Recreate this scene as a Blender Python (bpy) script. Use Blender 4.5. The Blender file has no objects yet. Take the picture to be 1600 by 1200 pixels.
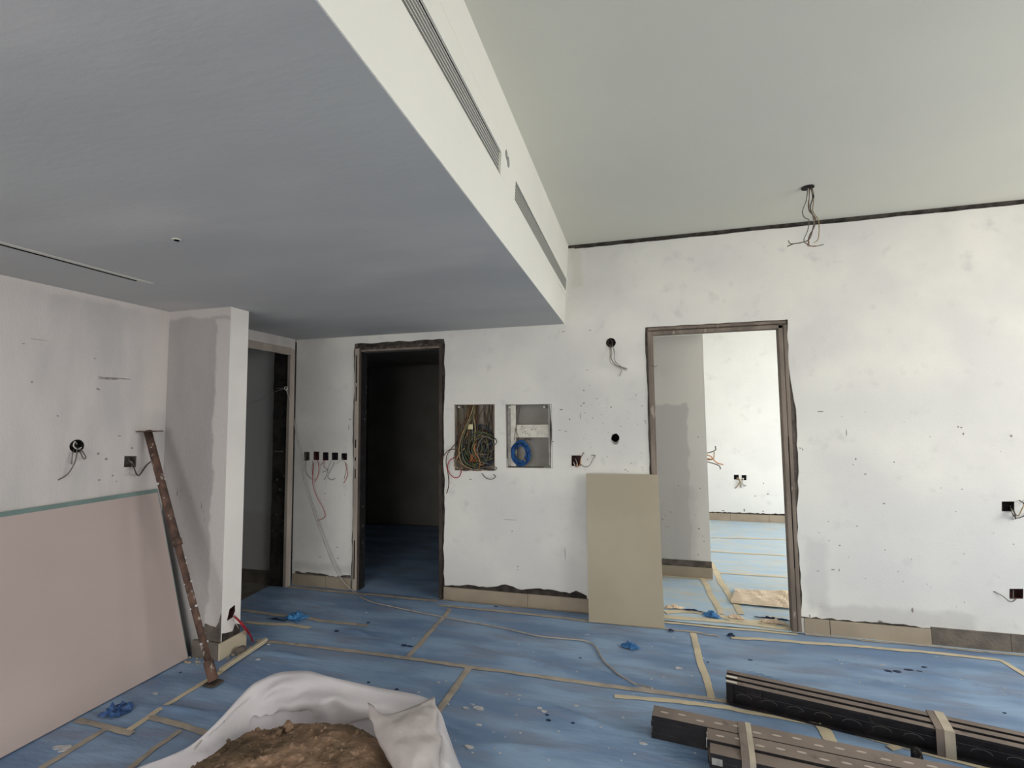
import bpy, bmesh, math, random
from mathutils import Vector, Matrix, noise
C = bpy.context.scene.collection
scene = bpy.context.scene
rnd = random.Random(7)
PI = math.pi

# ------------------------------------------------------------------ camera, sky, exposure
EYE = Vector((0, 0, 1.45))
FOC = 752.3
yaw, pit, rol = math.radians(14.98), math.radians(3.933), math.radians(-.566)
fw = Vector((-math.sin(yaw)*math.cos(pit), math.cos(yaw)*math.cos(pit), math.sin(pit)))
r0 = Vector((math.cos(yaw), math.sin(yaw), 0)); u0 = r0.cross(fw)
rt = math.cos(rol)*r0 + math.sin(rol)*u0
up = -math.sin(rol)*r0 + math.cos(rol)*u0
cam_d = bpy.data.cameras.new('camera'); cam = bpy.data.objects.new('camera', cam_d); C.objects.link(cam)
cam.matrix_world = Matrix(((rt.x, up.x, -fw.x, EYE.x), (rt.y, up.y, -fw.y, EYE.y), (rt.z, up.z, -fw.z, EYE.z), (0, 0, 0, 1)))
cam_d.sensor_fit = 'HORIZONTAL'; cam_d.sensor_width = 36; cam_d.lens = FOC/1600*36; cam_d.clip_start = .02
scene.camera = cam

w = bpy.data.worlds.new('sky'); scene.world = w; w.use_nodes = True
bg = w.node_tree.nodes['Background']; bg.inputs[1].default_value = 5.0
nt = w.node_tree; g_ = nt.nodes.new('ShaderNodeNewGeometry'); sp_ = nt.nodes.new('ShaderNodeSeparateXYZ'); nt.links.new(g_.outputs['Incoming'], sp_.inputs[0])
mr = nt.nodes.new('ShaderNodeMapRange'); nt.links.new(sp_.outputs[2], mr.inputs[0]); mr.inputs[1].default_value = -.04; mr.inputs[2].default_value = .04
mc = nt.nodes.new('ShaderNodeMix'); mc.data_type = 'RGBA'; nt.links.new(mr.outputs[0], mc.inputs[0])   # overcast sky above the horizon, pale sunlit ground below
mc.inputs[6].default_value = (1.0, 0.985, 0.945, 1); mc.inputs[7].default_value = (.75, .73, .69, 1); nt.links.new(mc.outputs[2], bg.inputs[0])
def portal(x, y0, y1, z0, z1):
    l = bpy.data.lights.new('daylight_portal', 'AREA'); l.shape = 'RECTANGLE'; l.size = z1-z0; l.size_y = y1-y0
    l.cycles.is_portal = True
    o = bpy.data.objects.new('daylight_portal', l); C.objects.link(o); o.location = (x, (y0+y1)/2, (z0+z1)/2)
    o.rotation_euler = (0, PI/2, 0)
XR = 3.6                                # window wall to the right
WIN = [(-.4, 3.05, .9, 2.6)]
WINR = (-2.7, .6, .5, 2.12)            # glazing in the wall behind the camera
WIN3 = (4.1, 6.8, .6, 2.55)
for a in WIN: portal(XR+.05, *a)
portal(XR+.05, *WIN3)
l = bpy.data.lights.new('daylight_portal', 'AREA'); l.shape = 'RECTANGLE'; l.size = WINR[1]-WINR[0]; l.size_y = WINR[3]-WINR[2]; l.cycles.is_portal = True
o = bpy.data.objects.new('daylight_portal', l); C.objects.link(o); o.location = ((WINR[0]+WINR[1])/2, -2.55, (WINR[2]+WINR[3])/2); o.rotation_euler = (PI/2, 0, 0)
scene.view_settings.view_transform = 'Standard'; scene.view_settings.look = 'None'
scene.view_settings.gamma = 1; scene.view_settings.use_curve_mapping = False
scene.view_settings.exposure = 0.42

# ------------------------------------------------------------------ helpers
def at(px, py, ax, v):                      # survey helper: picture point -> point on a real plane of the room
    d = ((px-800)/FOC)*rt + ((600-py)/FOC)*up + fw
    return EYE + d*((v-EYE[ax])/d[ax])
YB, XL, ZC, ZS = 3.69, -3.01, 2.785, 2.17   # back wall, left wall, ceiling, soffit
def lin(c): return tuple((x/255/12.92 if x/255 <= .04045 else ((x/255+.055)/1.055)**2.4) for x in c)

def nd(nt, t, **k):
    n = nt.nodes.new(t)
    for a, b in k.items(): setattr(n, a, b)
    return n
def mth(nt, op, a, b=None, clamp=False):
    n = nd(nt, 'ShaderNodeMath', operation=op); n.use_clamp = clamp
    for i, v in enumerate((a, b)):
        if v is None: continue
        if isinstance(v, (int, float)): n.inputs[i].default_value = v
        else: nt.links.new(v, n.inputs[i])
    return n.outputs[0]
def mixc(nt, fac, a, b):
    n = nd(nt, 'ShaderNodeMix', data_type='RGBA')
    for i, v in ((0, fac), (6, a), (7, b)):
        if isinstance(v, (int, float)): n.inputs[i].default_value = v
        elif isinstance(v, tuple): n.inputs[i].default_value = (*v, 1)
        else: nt.links.new(v, n.inputs[i])
    return n.outputs[2]
def sstep(nt, x, a, b):
    n = nd(nt, 'ShaderNodeMapRange', interpolation_type='SMOOTHSTEP')
    nt.links.new(x, n.inputs[0]); n.inputs[1].default_value = a; n.inputs[2].default_value = b
    return n.outputs[0]
def mat(name, c1, c2=None, scale=4, rough=.8, bump=0, bscale=60, stretch=(1, 1, 1), metal=0, detail=4, lo=.35, hi=.65, patches=(), spec=.3, c3=None, s3=30, lo3=.62, hi3=.7, transm=0):
    """c1/c2: base colours mottled by noise; patches: (axisA, a0, a1, axisB, b0, b1, colour, strength, edge)"""
    m = bpy.data.materials.new(name); m.use_nodes = True; nt = m.node_tree; L = nt.links
    b = nt.nodes['Principled BSDF']
    b.inputs['Roughness'].default_value = rough; b.inputs['Metallic'].default_value = metal
    b.inputs['Specular IOR Level'].default_value = spec
    tc = nd(nt, 'ShaderNodeTexCoord'); mp = nd(nt, 'ShaderNodeMapping'); mp.inputs['Scale'].default_value = stretch
    L.new(tc.outputs['Object'], mp.inputs[0])
    def nz(sc, det=4):
        n = nd(nt, 'ShaderNodeTexNoise'); n.inputs['Scale'].default_value = sc; n.inputs['Detail'].default_value = det
        L.new(mp.outputs[0], n.inputs['Vector']); return n.outputs['Fac']
    col = mixc(nt, sstep(nt, nz(scale, detail), lo, hi), c1, c2 or c1)
    if c3: col = mixc(nt, sstep(nt, nz(s3, 3), lo3, hi3), col, c3)
    if patches:
        n = nd(nt, 'ShaderNodeTexNoise'); n.inputs['Scale'].default_value = 7; n.inputs['Detail'].default_value = 3
        L.new(tc.outputs['Object'], n.inputs['Vector'])
        va = nd(nt, 'ShaderNodeVectorMath', operation='SUBTRACT'); L.new(n.outputs['Color'], va.inputs[0]); va.inputs[1].default_value = (.5, .5, .5)
        vs = nd(nt, 'ShaderNodeVectorMath', operation='SCALE'); L.new(va.outputs[0], vs.inputs[0]); vs.inputs[3].default_value = .09
        ad = nd(nt, 'ShaderNodeVectorMath', operation='ADD'); L.new(tc.outputs['Object'], ad.inputs[0]); L.new(vs.outputs[0], ad.inputs[1])
        sp = nd(nt, 'ShaderNodeSeparateXYZ'); L.new(ad.outputs[0], sp.inputs[0])
        for (A, a0, a1, B, b0, b1, pc, st, e) in patches:
            f = None
            for ax, v0, v1 in ((A, a0, a1), (B, b0, b1)):
                p = mth(nt, 'MULTIPLY', sstep(nt, sp.outputs[ax], v0-e, v0+e), sstep(nt, sp.outputs[ax], v1+e, v1-e))
                f = p if f is None else mth(nt, 'MULTIPLY', f, p)
            col = mixc(nt, mth(nt, 'MULTIPLY', f, st), col, pc)
    L.new(col, b.inputs['Base Color'])
    if bump:
        bp = nd(nt, 'ShaderNodeBump'); bp.inputs['Strength'].default_value = bump; bp.inputs['Distance'].default_value = .01
        L.new(nz(bscale, 5), bp.inputs['Height']); L.new(bp.outputs[0], b.inputs['Normal'])
    if transm:
        tr = nd(nt, 'ShaderNodeBsdfTranslucent'); L.new(col, tr.inputs[0]); mx = nd(nt, 'ShaderNodeMixShader'); mx.inputs[0].default_value = transm
        L.new(b.outputs[0], mx.inputs[1]); L.new(tr.outputs[0], mx.inputs[2]); L.new(mx.outputs[0], nt.nodes['Material Output'].inputs[0])
    return m

def tag(o, label=None, cat=None, group=None, kind=None):
    if label: o['label'] = label
    if cat: o['category'] = cat
    if group: o['group'] = group
    if kind: o['kind'] = kind
    return o
def obj(name, bm, m, parent=None, smooth=False):
    me = bpy.data.meshes.new(name); bmesh.ops.recalc_face_normals(bm, faces=bm.faces); bm.to_mesh(me); bm.free()
    for p in me.polygons: p.use_smooth = smooth
    me.materials.append(m)
    o = bpy.data.objects.new(name, me); C.objects.link(o)
    if parent: par(o, parent)
    return o
def par(o, p):
    w_ = Vector((0, 0, 0)); q = p
    while q: w_ += q.location; q = q.parent
    o.parent = p; o.matrix_parent_inverse = Matrix.Identity(4); o.location = o.location - w_
def struct(name, bm, m, parent=None, label=None):
    o = obj(name, bm, m, parent)
    if not parent: tag(o, label, kind='structure')
    return o
def empty(name, loc, label=None, cat=None, group=None, kind=None):
    o = bpy.data.objects.new(name, None); o.empty_display_size = .05; C.objects.link(o); o.location = loc
    return tag(o, label, cat, group, kind)
def box(bm, x0, x1, y0, y1, z0, z1, bevel=0):
    vs = [bm.verts.new(v) for v in ((x0,y0,z0),(x1,y0,z0),(x1,y1,z0),(x0,y1,z0),(x0,y0,z1),(x1,y0,z1),(x1,y1,z1),(x0,y1,z1))]
    fs = [bm.faces.new([vs[i] for i in f]) for f in ((0,3,2,1),(4,5,6,7),(0,1,5,4),(1,2,6,5),(2,3,7,6),(3,0,4,7))]
    if bevel:
        es = list({e for f in fs for e in f.edges}); bmesh.ops.bevel(bm, geom=es, offset=bevel, segments=1, affect='EDGES')
    return bm
def B(*a, bevel=0): return box(bmesh.new(), *a, bevel=bevel)
def obox(bm, o, u, v, n, lu, lv, ln):       # oriented box: corner o, unit axes u,v,n, lengths
    vs = [bm.verts.new(o + u*(a*lu) + v*(b*lv) + n*(c*ln)) for c in (0,1) for (a,b) in ((0,0),(1,0),(1,1),(0,1))]
    for f in ((0,3,2,1),(4,5,6,7),(0,1,5,4),(1,2,6,5),(2,3,7,6),(3,0,4,7)): bm.faces.new([vs[i] for i in f])
    return bm
def prism(bm, poly, ax, a0, a1):            # polygon in the two other axes, extruded along axis ax
    def P(p, t):
        if ax == 1: return (p[0], t, p[1])
        if ax == 0: return (t, p[0], p[1])
        return (p[0], p[1], t)
    A = [bm.verts.new(P(p, a0)) for p in poly]; Bv = [bm.verts.new(P(p, a1)) for p in poly]
    bm.faces.new(A); bm.faces.new(Bv[::-1]); n = len(poly)
    for i in range(n): bm.faces.new((A[i], A[(i+1) % n], Bv[(i+1) % n], Bv[i]))
    return bm
def ragged(x0, x1, z0, z1, j, step=.05, seed=1, js=None):   # ragged rectangle outline; js: jitter per side (bottom,right,top,left)
    r = random.Random(seed); js = js or (j, j, j, j); out = []
    def seg(a, b, s, jit, nrm):
        n = max(1, int(abs(b-a)/s)); acc = 0
        for i in range(n):
            t = a+(b-a)*i/n; acc = acc*.6 + r.uniform(-jit, jit)
            yield t, acc if i else 0
    for t, k in seg(x0, x1, step, js[0], 0): out.append((t, z0+k))
    for t, k in seg(z0, z1, step, js[1], 0): out.append((x1+k, t))
    for t, k in seg(x1, x0, step, js[2], 0): out.append((t, z1+k))
    for t, k in seg(z1, z0, step, js[3], 0): out.append((x0+k, t))
    return out
def cut(o, bmc):                            # boolean-cut the holes of bmc out of o, baked into its mesh
    me = bpy.data.meshes.new('c'); bmesh.ops.recalc_face_normals(bmc, faces=bmc.faces); bmc.to_mesh(me); bmc.free()
    c = bpy.data.objects.new('c', me); C.objects.link(c)
    md = o.modifiers.new('b', 'BOOLEAN'); md.operation = 'DIFFERENCE'; md.solver = 'EXACT'; md.use_self = True; md.object = c
    bpy.context.view_layer.update()
    nm = bpy.data.meshes.new_from_object(o.evaluated_get(bpy.context.evaluated_depsgraph_get()))
    o.modifiers.clear(); old = o.data; o.data = nm; bpy.data.meshes.remove(old)
    bpy.data.objects.remove(c); bpy.data.meshes.remove(me)
def catmull(pts, k=6):
    P = [Vector(p) for p in pts]
    if len(P) < 3: return P
    P = [P[0]*2-P[1]] + P + [P[-1]*2-P[-2]]; out = []
    for i in range(1, len(P)-2):
        a, b, c, d = P[i-1:i+3]
        for j in range(k):
            t = j/k
            out.append(.5*((2*b)+(c-a)*t+(2*a-5*b+4*c-d)*t*t+(3*b-a-3*c+d)*t**3))
    out.append(P[-2]); return out
def tube(bm, pts, r, seg=6, k=6, smooth=True, r2=None):
    pts = catmull(pts, k) if smooth else [Vector(p) for p in pts]
    rings = []; prev = None; N = len(pts)
    for i, p in enumerate(pts):
        t = (pts[min(i+1, N-1)]-pts[max(i-1, 0)]); t = t.normalized() if t.length > 1e-9 else Vector((0, 0, 1))
        n = (prev - t*prev.dot(t)) if prev else t.orthogonal()
        n = n.normalized() if n.length > 1e-6 else t.orthogonal().normalized()
        prev = n; q = t.cross(n); rr = r if r2 is None else r+(r2-r)*i/(N-1)
        rings.append([bm.verts.new(p+n*(rr*math.cos(2*PI*a/seg))+q*(rr*math.sin(2*PI*a/seg))) for a in range(seg)])
    for a, b in zip(rings, rings[1:]):
        for i in range(seg): bm.faces.new((a[i], a[(i+1) % seg], b[(i+1) % seg], b[i]))
    bm.faces.new(rings[0][::-1]); bm.faces.new(rings[-1])
    return bm
def wire(parent, m, pp, ax, v, r=.0028, rise=.03, name='wire', out=-1, start=None, label=None):
    """wire lying in front of a wall plane; pp picture points, bulging out by rise"""
    pts = []
    for i, p in enumerate(pp):
        t = i/(len(pp)-1); d = .004 + rise*math.sin(PI*min(1, t*1.1+.08))
        if i == 0 and start is not None: d = start
        pts.append(at(p[0], p[1], ax, v + out*d))
    o = obj(name, tube(bmesh.new(), pts, r), m, parent, True)
    if label: o['label'] = label
    return o

# ------------------------------------------------------------------ materials
WH = lin((234, 232, 225)); GR = lin((203, 201, 198)); G2 = lin((186, 184, 183)); PK = lin((214, 207, 204))
M_back = mat('plaster_back', WH, lin((220, 218, 215)), 1.6, .9, .1, 90, patches=[
    (0, -.62, .04, 2, 1.1, 1.72, GR, .35, .07), (0, 1.03, 1.16, 2, .15, .62, GR, .8, .03), (0, 1.1, 1.95, 2, .1, .2, G2, .6, .02),
    (0, .9, 2.6, 2, 1.35, 1.62, lin((214, 213, 212)), .5, .12), (0, -.5, -.42, 2, 2.45, 2.75, lin((205, 200, 190)), .4, .02),
    (0, -3.0, -2.45, 2, 1.05, 1.35, lin((190, 185, 180)), .35, .09), (0, -3.0, -2.40, 2, .14, .2, GR, .7, .02),
    (0, -.75, -.45, 2, 1.62, 2.1, lin((224, 221, 218)), .5, .1), (0, .6, 2.5, 2, .2, .9, lin((214, 215, 217)), .5, .2)],
    c3=lin((214, 212, 209)), s3=9, lo3=.58, hi3=.8)
M_left = mat('plaster_left', lin((212, 205, 202)), lin((196, 192, 190)), 2.0, .92, .15, 80, stretch=(1, 2.0, .55), c3=lin((216, 209, 206)), s3=5, lo3=.45, hi3=.9,
    patches=[(1, -3, 2.4, 2, 2.14, 2.2, lin((222, 214, 210)), .8, .02), (1, 2.3, 2.5, 2, 1.5, 2.2, lin((218, 210, 206)), .6, .03)])
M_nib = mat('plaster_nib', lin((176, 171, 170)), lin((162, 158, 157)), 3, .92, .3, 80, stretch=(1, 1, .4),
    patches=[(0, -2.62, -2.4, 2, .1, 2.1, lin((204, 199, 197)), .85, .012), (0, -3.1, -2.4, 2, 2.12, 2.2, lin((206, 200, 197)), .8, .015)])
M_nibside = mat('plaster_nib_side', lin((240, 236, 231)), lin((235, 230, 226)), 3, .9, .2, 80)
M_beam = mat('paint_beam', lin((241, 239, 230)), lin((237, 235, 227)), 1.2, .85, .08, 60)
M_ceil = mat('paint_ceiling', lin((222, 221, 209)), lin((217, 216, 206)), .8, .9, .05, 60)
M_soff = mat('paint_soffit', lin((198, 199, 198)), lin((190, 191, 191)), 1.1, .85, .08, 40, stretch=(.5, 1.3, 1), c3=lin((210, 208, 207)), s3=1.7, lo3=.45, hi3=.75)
M_room = mat('plaster_next_room', lin((236, 236, 234)), lin((230, 230, 229)), 2, .9, .2, 80, c3=lin((222, 222, 222)), s3=6, lo3=.6, hi3=.8)
M_room_w = mat('plaster_next_wall', lin((222, 219, 214)), lin((216, 213, 209)), 2, .9, .2, 80,
    patches=[(0, .1, .40, 2, .1, 1.55, lin((196, 193, 190)), .9, .012), (0, .25, .45, 2, .1, .8, lin((190, 187, 185)), .5, .04)])
M_dark = mat('raw_dark_concrete', lin((62, 58, 55)), lin((38, 36, 36)), 12, .95, .6, 50, c3=lin((150, 146, 140)), s3=26, lo3=.66, hi3=.74)
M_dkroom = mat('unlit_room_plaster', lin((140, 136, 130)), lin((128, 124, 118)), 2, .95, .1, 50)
M_mortar = mat('grey_mortar', lin((112, 104, 97)), lin((84, 78, 73)), 14, .97, .8, 60)
M_mortar_d = mat('dark_mortar', lin((78, 72, 67)), lin((50, 46, 43)), 18, .97, .8, 60)
M_frame = mat('rough_frame_paint', lin((138, 126, 115)), lin((112, 102, 94)), 9, .75, .4, 60, stretch=(1, 1, .3), c3=lin((160, 148, 136)), s3=18)
M_frame_d = mat('dark_frame', lin((84, 74, 68)), lin((58, 50, 46)), 10, .75, .4, 60, stretch=(1, 1, .3), c3=lin((150, 138, 128)), s3=22, lo3=.66, hi3=.72)
M_frame1 = mat('beige_frame', lin((176, 165, 154)), lin((158, 147, 138)), 8, .75, .3, 60, stretch=(1, 1, .3))
M_skirt = mat('beige_skirting_tile', lin((168, 155, 137)), lin((158, 145, 128)), 5, .5, .05, 60)
M_skirt_lt = mat('cream_skirting_tile', lin((196, 184, 162)), lin((188, 176, 154)), 5, .5, .05, 60)
M_skirt_d = mat('bare_mortar_bed', lin((118, 110, 102)), lin((98, 92, 86)), 9, .95, .6, 60)
M_tile = mat('large_beige_tile', lin((168, 158, 138)), lin((162, 152, 132)), 2, .42, .02, 60)
M_tedge = mat('tile_edge', lin((120, 118, 108)), None, 4, .7)
M_concrete = mat('screed', lin((120, 114, 106)), lin((96, 90, 84)), 6, .95, .5, 50)
M_sheet = mat('blue_floor_film', lin((142, 168, 198)), lin((110, 136, 170)), 2.0, .5, .35, 16, stretch=(.8, 2.8, 1), c3=lin((128, 142, 166)), s3=3.0, lo3=.46, hi3=.72, spec=.35)
M_sheet3 = mat('pale_blue_floor_film', lin((168, 192, 212)), lin((186, 198, 204)), 3, .55, .3, 14, stretch=(.7, 3, 1), c3=lin((190, 190, 184)), s3=6, lo3=.5, hi3=.7)
M_flap = mat('bright_blue_film', lin((74, 138, 190)), lin((52, 104, 158)), 20, .45, .2, 60)
M_under = mat('dark_blue_film_fold', lin((38, 58, 88)), lin((28, 40, 62)), 20, .6)
M_tape = mat('masking_tape', lin((178, 167, 152)), lin((158, 149, 139)), 8, .7, .2, 120, c3=lin((140, 134, 130)), s3=14, lo3=.55, hi3=.75)
M_tape_lt = mat('pale_masking_tape', lin((210, 196, 168)), lin((196, 184, 160)), 8, .7, .2, 120)  # paler tone of the tape colour
M_plaster_spot = mat('dried_plaster_spot', lin((200, 198, 196)), lin((170, 172, 178)), 30, .9)
M_panel = mat('pink_plasterboard', lin((186, 170, 166)), lin((180, 164, 160)), 1.3, .9, .03, 200)
M_panel_e = mat('green_board_edge', lin((122, 142, 138)), lin((112, 132, 128)), 6, .9)
M_prop = mat('rusty_steel', lin((112, 86, 74)), lin((78, 62, 56)), 22, .8, .6, 90, stretch=(1, 1, .5), c3=lin((168, 158, 148)), s3=26, lo3=.62, hi3=.7, metal=.1)
M_wire_g = mat('grey_wire', lin((120, 112, 104)), lin((100, 94, 88)), 40, .6)
M_wire_d = mat('dark_wire', lin((52, 46, 44)), lin((70, 62, 58)), 40, .6)
M_wire_r = mat('red_wire', lin((186, 52, 60)), lin((150, 44, 50)), 40, .5)
M_wire_o = mat('orange_wire', lin((196, 132, 84)), lin((170, 108, 66)), 40, .5)
M_wire_t = mat('tan_wire', lin((168, 148, 112)), lin((140, 122, 92)), 40, .6)
M_wire_br = mat('brown_wire', lin((104, 74, 52)), lin((84, 60, 44)), 40, .6)
M_wire_gn = mat('olive_wire', lin((104, 108, 78)), lin((84, 88, 66)), 40, .6)
M_wire_bl = mat('blue_wire', lin((36, 92, 152)), lin((24, 62, 116)), 40, .5)
M_wire_bld = mat('dull_blue_wire', lin((58, 74, 98)), lin((48, 62, 84)), 40, .5)
M_wire_w = mat('white_wire', lin((206, 202, 196)), lin((184, 180, 174)), 40, .5)
M_box = mat('dark_red_box', lin((78, 44, 44)), lin((48, 32, 32)), 60, .7)
M_boxb = mat('black_box', lin((44, 38, 40)), lin((28, 24, 26)), 60, .7)
M_boxg = mat('grey_box', lin((104, 98, 92)), lin((84, 78, 74)), 60, .7)
M_galv = mat('galvanised_steel', lin((170, 168, 162)), lin((150, 148, 143)), 30, .5, .1, 90, metal=.3)
M_galv_l = mat('cream_steel_bracket', lin((222, 218, 206)), lin((205, 200, 190)), 25, .6, .05, 90)
M_grille = mat('white_grille', lin((212, 210, 202)), None, 5, .5)
M_black = mat('duct_black', lin((48, 48, 46)), lin((40, 40, 38)), 5, .9)
M_slot = mat('slot_black', lin((22, 21, 24)), None, 5, 1, spec=0)
M_prof = mat('black_coated_steel', lin((44, 42, 44)), lin((34, 32, 35)), 12, .45, .1, 90, metal=.2, c3=lin((84, 76, 72)), s3=18, lo3=.62, hi3=.8)
M_prof_top = mat('grey_brown_steel', lin((132, 119, 110)), lin((116, 105, 98)), 5, .65, .1, 90, c3=lin((98, 88, 82)), s3=14, lo3=.6, hi3=.8)  # lighter grey-brown tone for the upward faces of the black channels
M_slotlt = mat('pale_slot', lin((182, 170, 160)), None, 9, .6)  # pale tone of the oval dashes along the channel tops
M_rib = mat('steel_rib', lin((78, 74, 72)), None, 9, .5)
M_strap = mat('beige_strap', lin((186, 176, 158)), lin((168, 158, 142)), 14, .65)
M_cable = mat('beige_cable', lin((178, 170, 162)), lin((158, 150, 143)), 14, .6)
M_bag = mat('white_plastic_sheet', lin((234, 230, 233)), lin((222, 218, 222)), 3, .45, .2, 22, transm=.35)
M_bag2 = mat('grey_plastic_flap', lin((214, 206, 204)), lin((196, 188, 186)), 7, .55, .35, 30, transm=.25)
M_sand = mat('damp_sand', lin((150, 122, 100)), lin((96, 80, 62)), 5, .97, 1, 60, c3=lin((172, 144, 122)), s3=30, lo3=.55, hi3=.75)
M_mark = mat('dark_scuff', lin((128, 122, 118)), lin((160, 154, 150)), 60, .9)
M_wood = mat('window_frame_paint', lin((190, 190, 188)), None, 5, .5)
M_cloth = mat('cream_film', lin((226, 208, 184)), lin((208, 188, 166)), 9, .7, .4, 30, stretch=(1, 4, 1))

# ------------------------------------------------------------------ the room shell
def circle_poly(cx, cz, r, n=14, j=.0, seed=0, sx=1):
    q = random.Random(seed)
    return [(cx+sx*(r*(1+q.uniform(-j, j)))*math.cos(2*PI*i/n), cz+(r*(1+q.uniform(-j, j)))*math.sin(2*PI*i/n)) for i in range(n)]
def rectp(x0, x1, z0, z1): return [(x0, z0), (x1, z0), (x1, z1), (x0, z1)]
def qpoly(pix, ax, v):
    P = [at(px, py, ax, v) for px, py in pix]
    return [(p.x, p.z) if ax == 1 else (p.y, p.z) for p in P]

struct('floor', B(-5.2, XR+.2, -2.65, 7.5, -.12, 0), M_concrete, label='grey screed floor under the blue protective film')
wb = struct('wall_back', B(XL, XR+.17, YB, 3.84, 0, 2.766), M_back, label='white plastered back wall with two doorways and open wiring boxes')
cb = bmesh.new()
D2 = (-2.415, -1.57, 2.105); D3 = (.045, 1.0, 2.108)
prism(cb, ragged(D2[0], D2[1], -.05, D2[2], .006, .05, 3), 1, 3.6, 3.9)
pol = ragged(D3[0], D3[1], -.05, D3[2], .005, .06, 5, js=(.0, .007, .003, .003))
pol = [(x + (.018*math.exp(-((z-1.25)/.35)**2) if x > .95 else 0), z) for x, z in pol]
prism(cb, pol, 1, 3.6, 3.9)
# recessed wiring cabinets and boxes
CAB1 = qpoly([(711, 735), (773, 735), (773, 632), (710, 632)], 1, YB)
CAB2 = qpoly([(792, 731), (861, 731), (861, 700), (863, 672), (861, 655), (859, 632), (790, 632)], 1, YB)
for c_ in (CAB1, CAB2): prism(cb, c_, 1, 3.6, 3.79)
SQ = []       # square boxes on the back wall: (pixel quad)
def sq(px0, py0, px1, py1): return qpoly([(px0, py1), (px1, py1), (px1, py0), (px0, py0)], 1, YB)
five = [(475.5, 706.5, 483.5, 719), (490.5, 706, 498.5, 718.5), (505, 707, 513, 719), (519, 707.5, 528, 718.5), (534, 708.5, 542, 718.5)]
boxes = five + [(893.5, 712, 907, 727.5), (1566, 784, 1584, 798.5), (1578, 920.5, 1598, 935)]
for q in boxes: prism(cb, sq(*q), 1, 3.6, 3.745)
R1 = at(954.5, 535.5, 1, YB); R2 = at(961.5, 684, 1, YB)
prism(cb, circle_poly(R1.x, R1.z, .036, j=.08, seed=2), 1, 3.6, 3.745)
prism(cb, circle_poly(R2.x, R2.z, .031, j=.12, seed=4) , 1, 3.6, 3.76)
cut(wb, cb)

# ragged mortar band above the skirting of the back wall (a strip knocked out of the plaster)
def mortar_band(parent, pix_top, zb, m=M_mortar_d, v=YB, d=.006, ax=1, seed=1):
    r = random.Random(seed); T = [at(px, py, ax, v) for px, py in pix_top]
    tp = []
    for a, b in zip(T, T[1:]):
        n = max(1, int((b-a).length/.03))
        for i in range(n): tp.append(a.lerp(b, i/n) + Vector((0, 0, r.uniform(-.006, .006))))
    tp.append(T[-1])
    k = (lambda p: p.x) if ax == 1 else (lambda p: p.y)
    poly = [(k(p), p.z) for p in tp] + [(k(T[-1]), zb), (k(T[0]), zb)]
    return obj('mortar_band', prism(bmesh.new(), poly, ax, v-d if ax == 1 else v, v+.002 if ax == 1 else v+d), m, parent)
mortar_band(wb, [(693, 914), (725, 914), (760, 917), (790, 914), (815, 921), (850, 920), (890, 926), (900, 924), (917, 931)], .10, seed=4)
mortar_band(wb, [(462, 893), (500, 896), (525, 901), (548, 899)], .10, M_mortar, seed=2)
mortar_band(wb, [(1251, 963), (1300, 967), (1370, 973), (1376, 971), (1450, 982), (1520, 987), (1600, 993.5)], .10, seed=9, d=.004)

# back-wall skirting tiles
bb = empty('baseboard_back', (0, YB, 0), 'beige tile skirting along the foot of the back wall', kind='structure')
def skirt(x0, x1, z=.1, m=M_skirt, y=YB, parent=bb, t=.012, zt=None):
    o = obj('skirting_tile', B(x0+.0015, x1-.0015, y-t, y+.001, 0, z, bevel=.0015), m, parent); return o
def X(px, py): return at(px, py, 1, YB).x
skirt(-1.57, X(825, 940), .098); skirt(X(825, 940), -.14, .1); skirt(-.14, .04, .1)
skirt(-3.0, -2.66, .098); skirt(-2.66, -2.42, .096)
skirt(1.005, 1.155, .1); skirt(1.155, X(1454, 990), .1)
o = skirt(X(1454, 990), 2.12, .112, M_skirt_d, t=.006); o['label'] = 'bare dark mortar strip where a skirting tile is missing'
o = skirt(2.12, XR, .112, M_skirt_d, t=.006)

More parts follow.
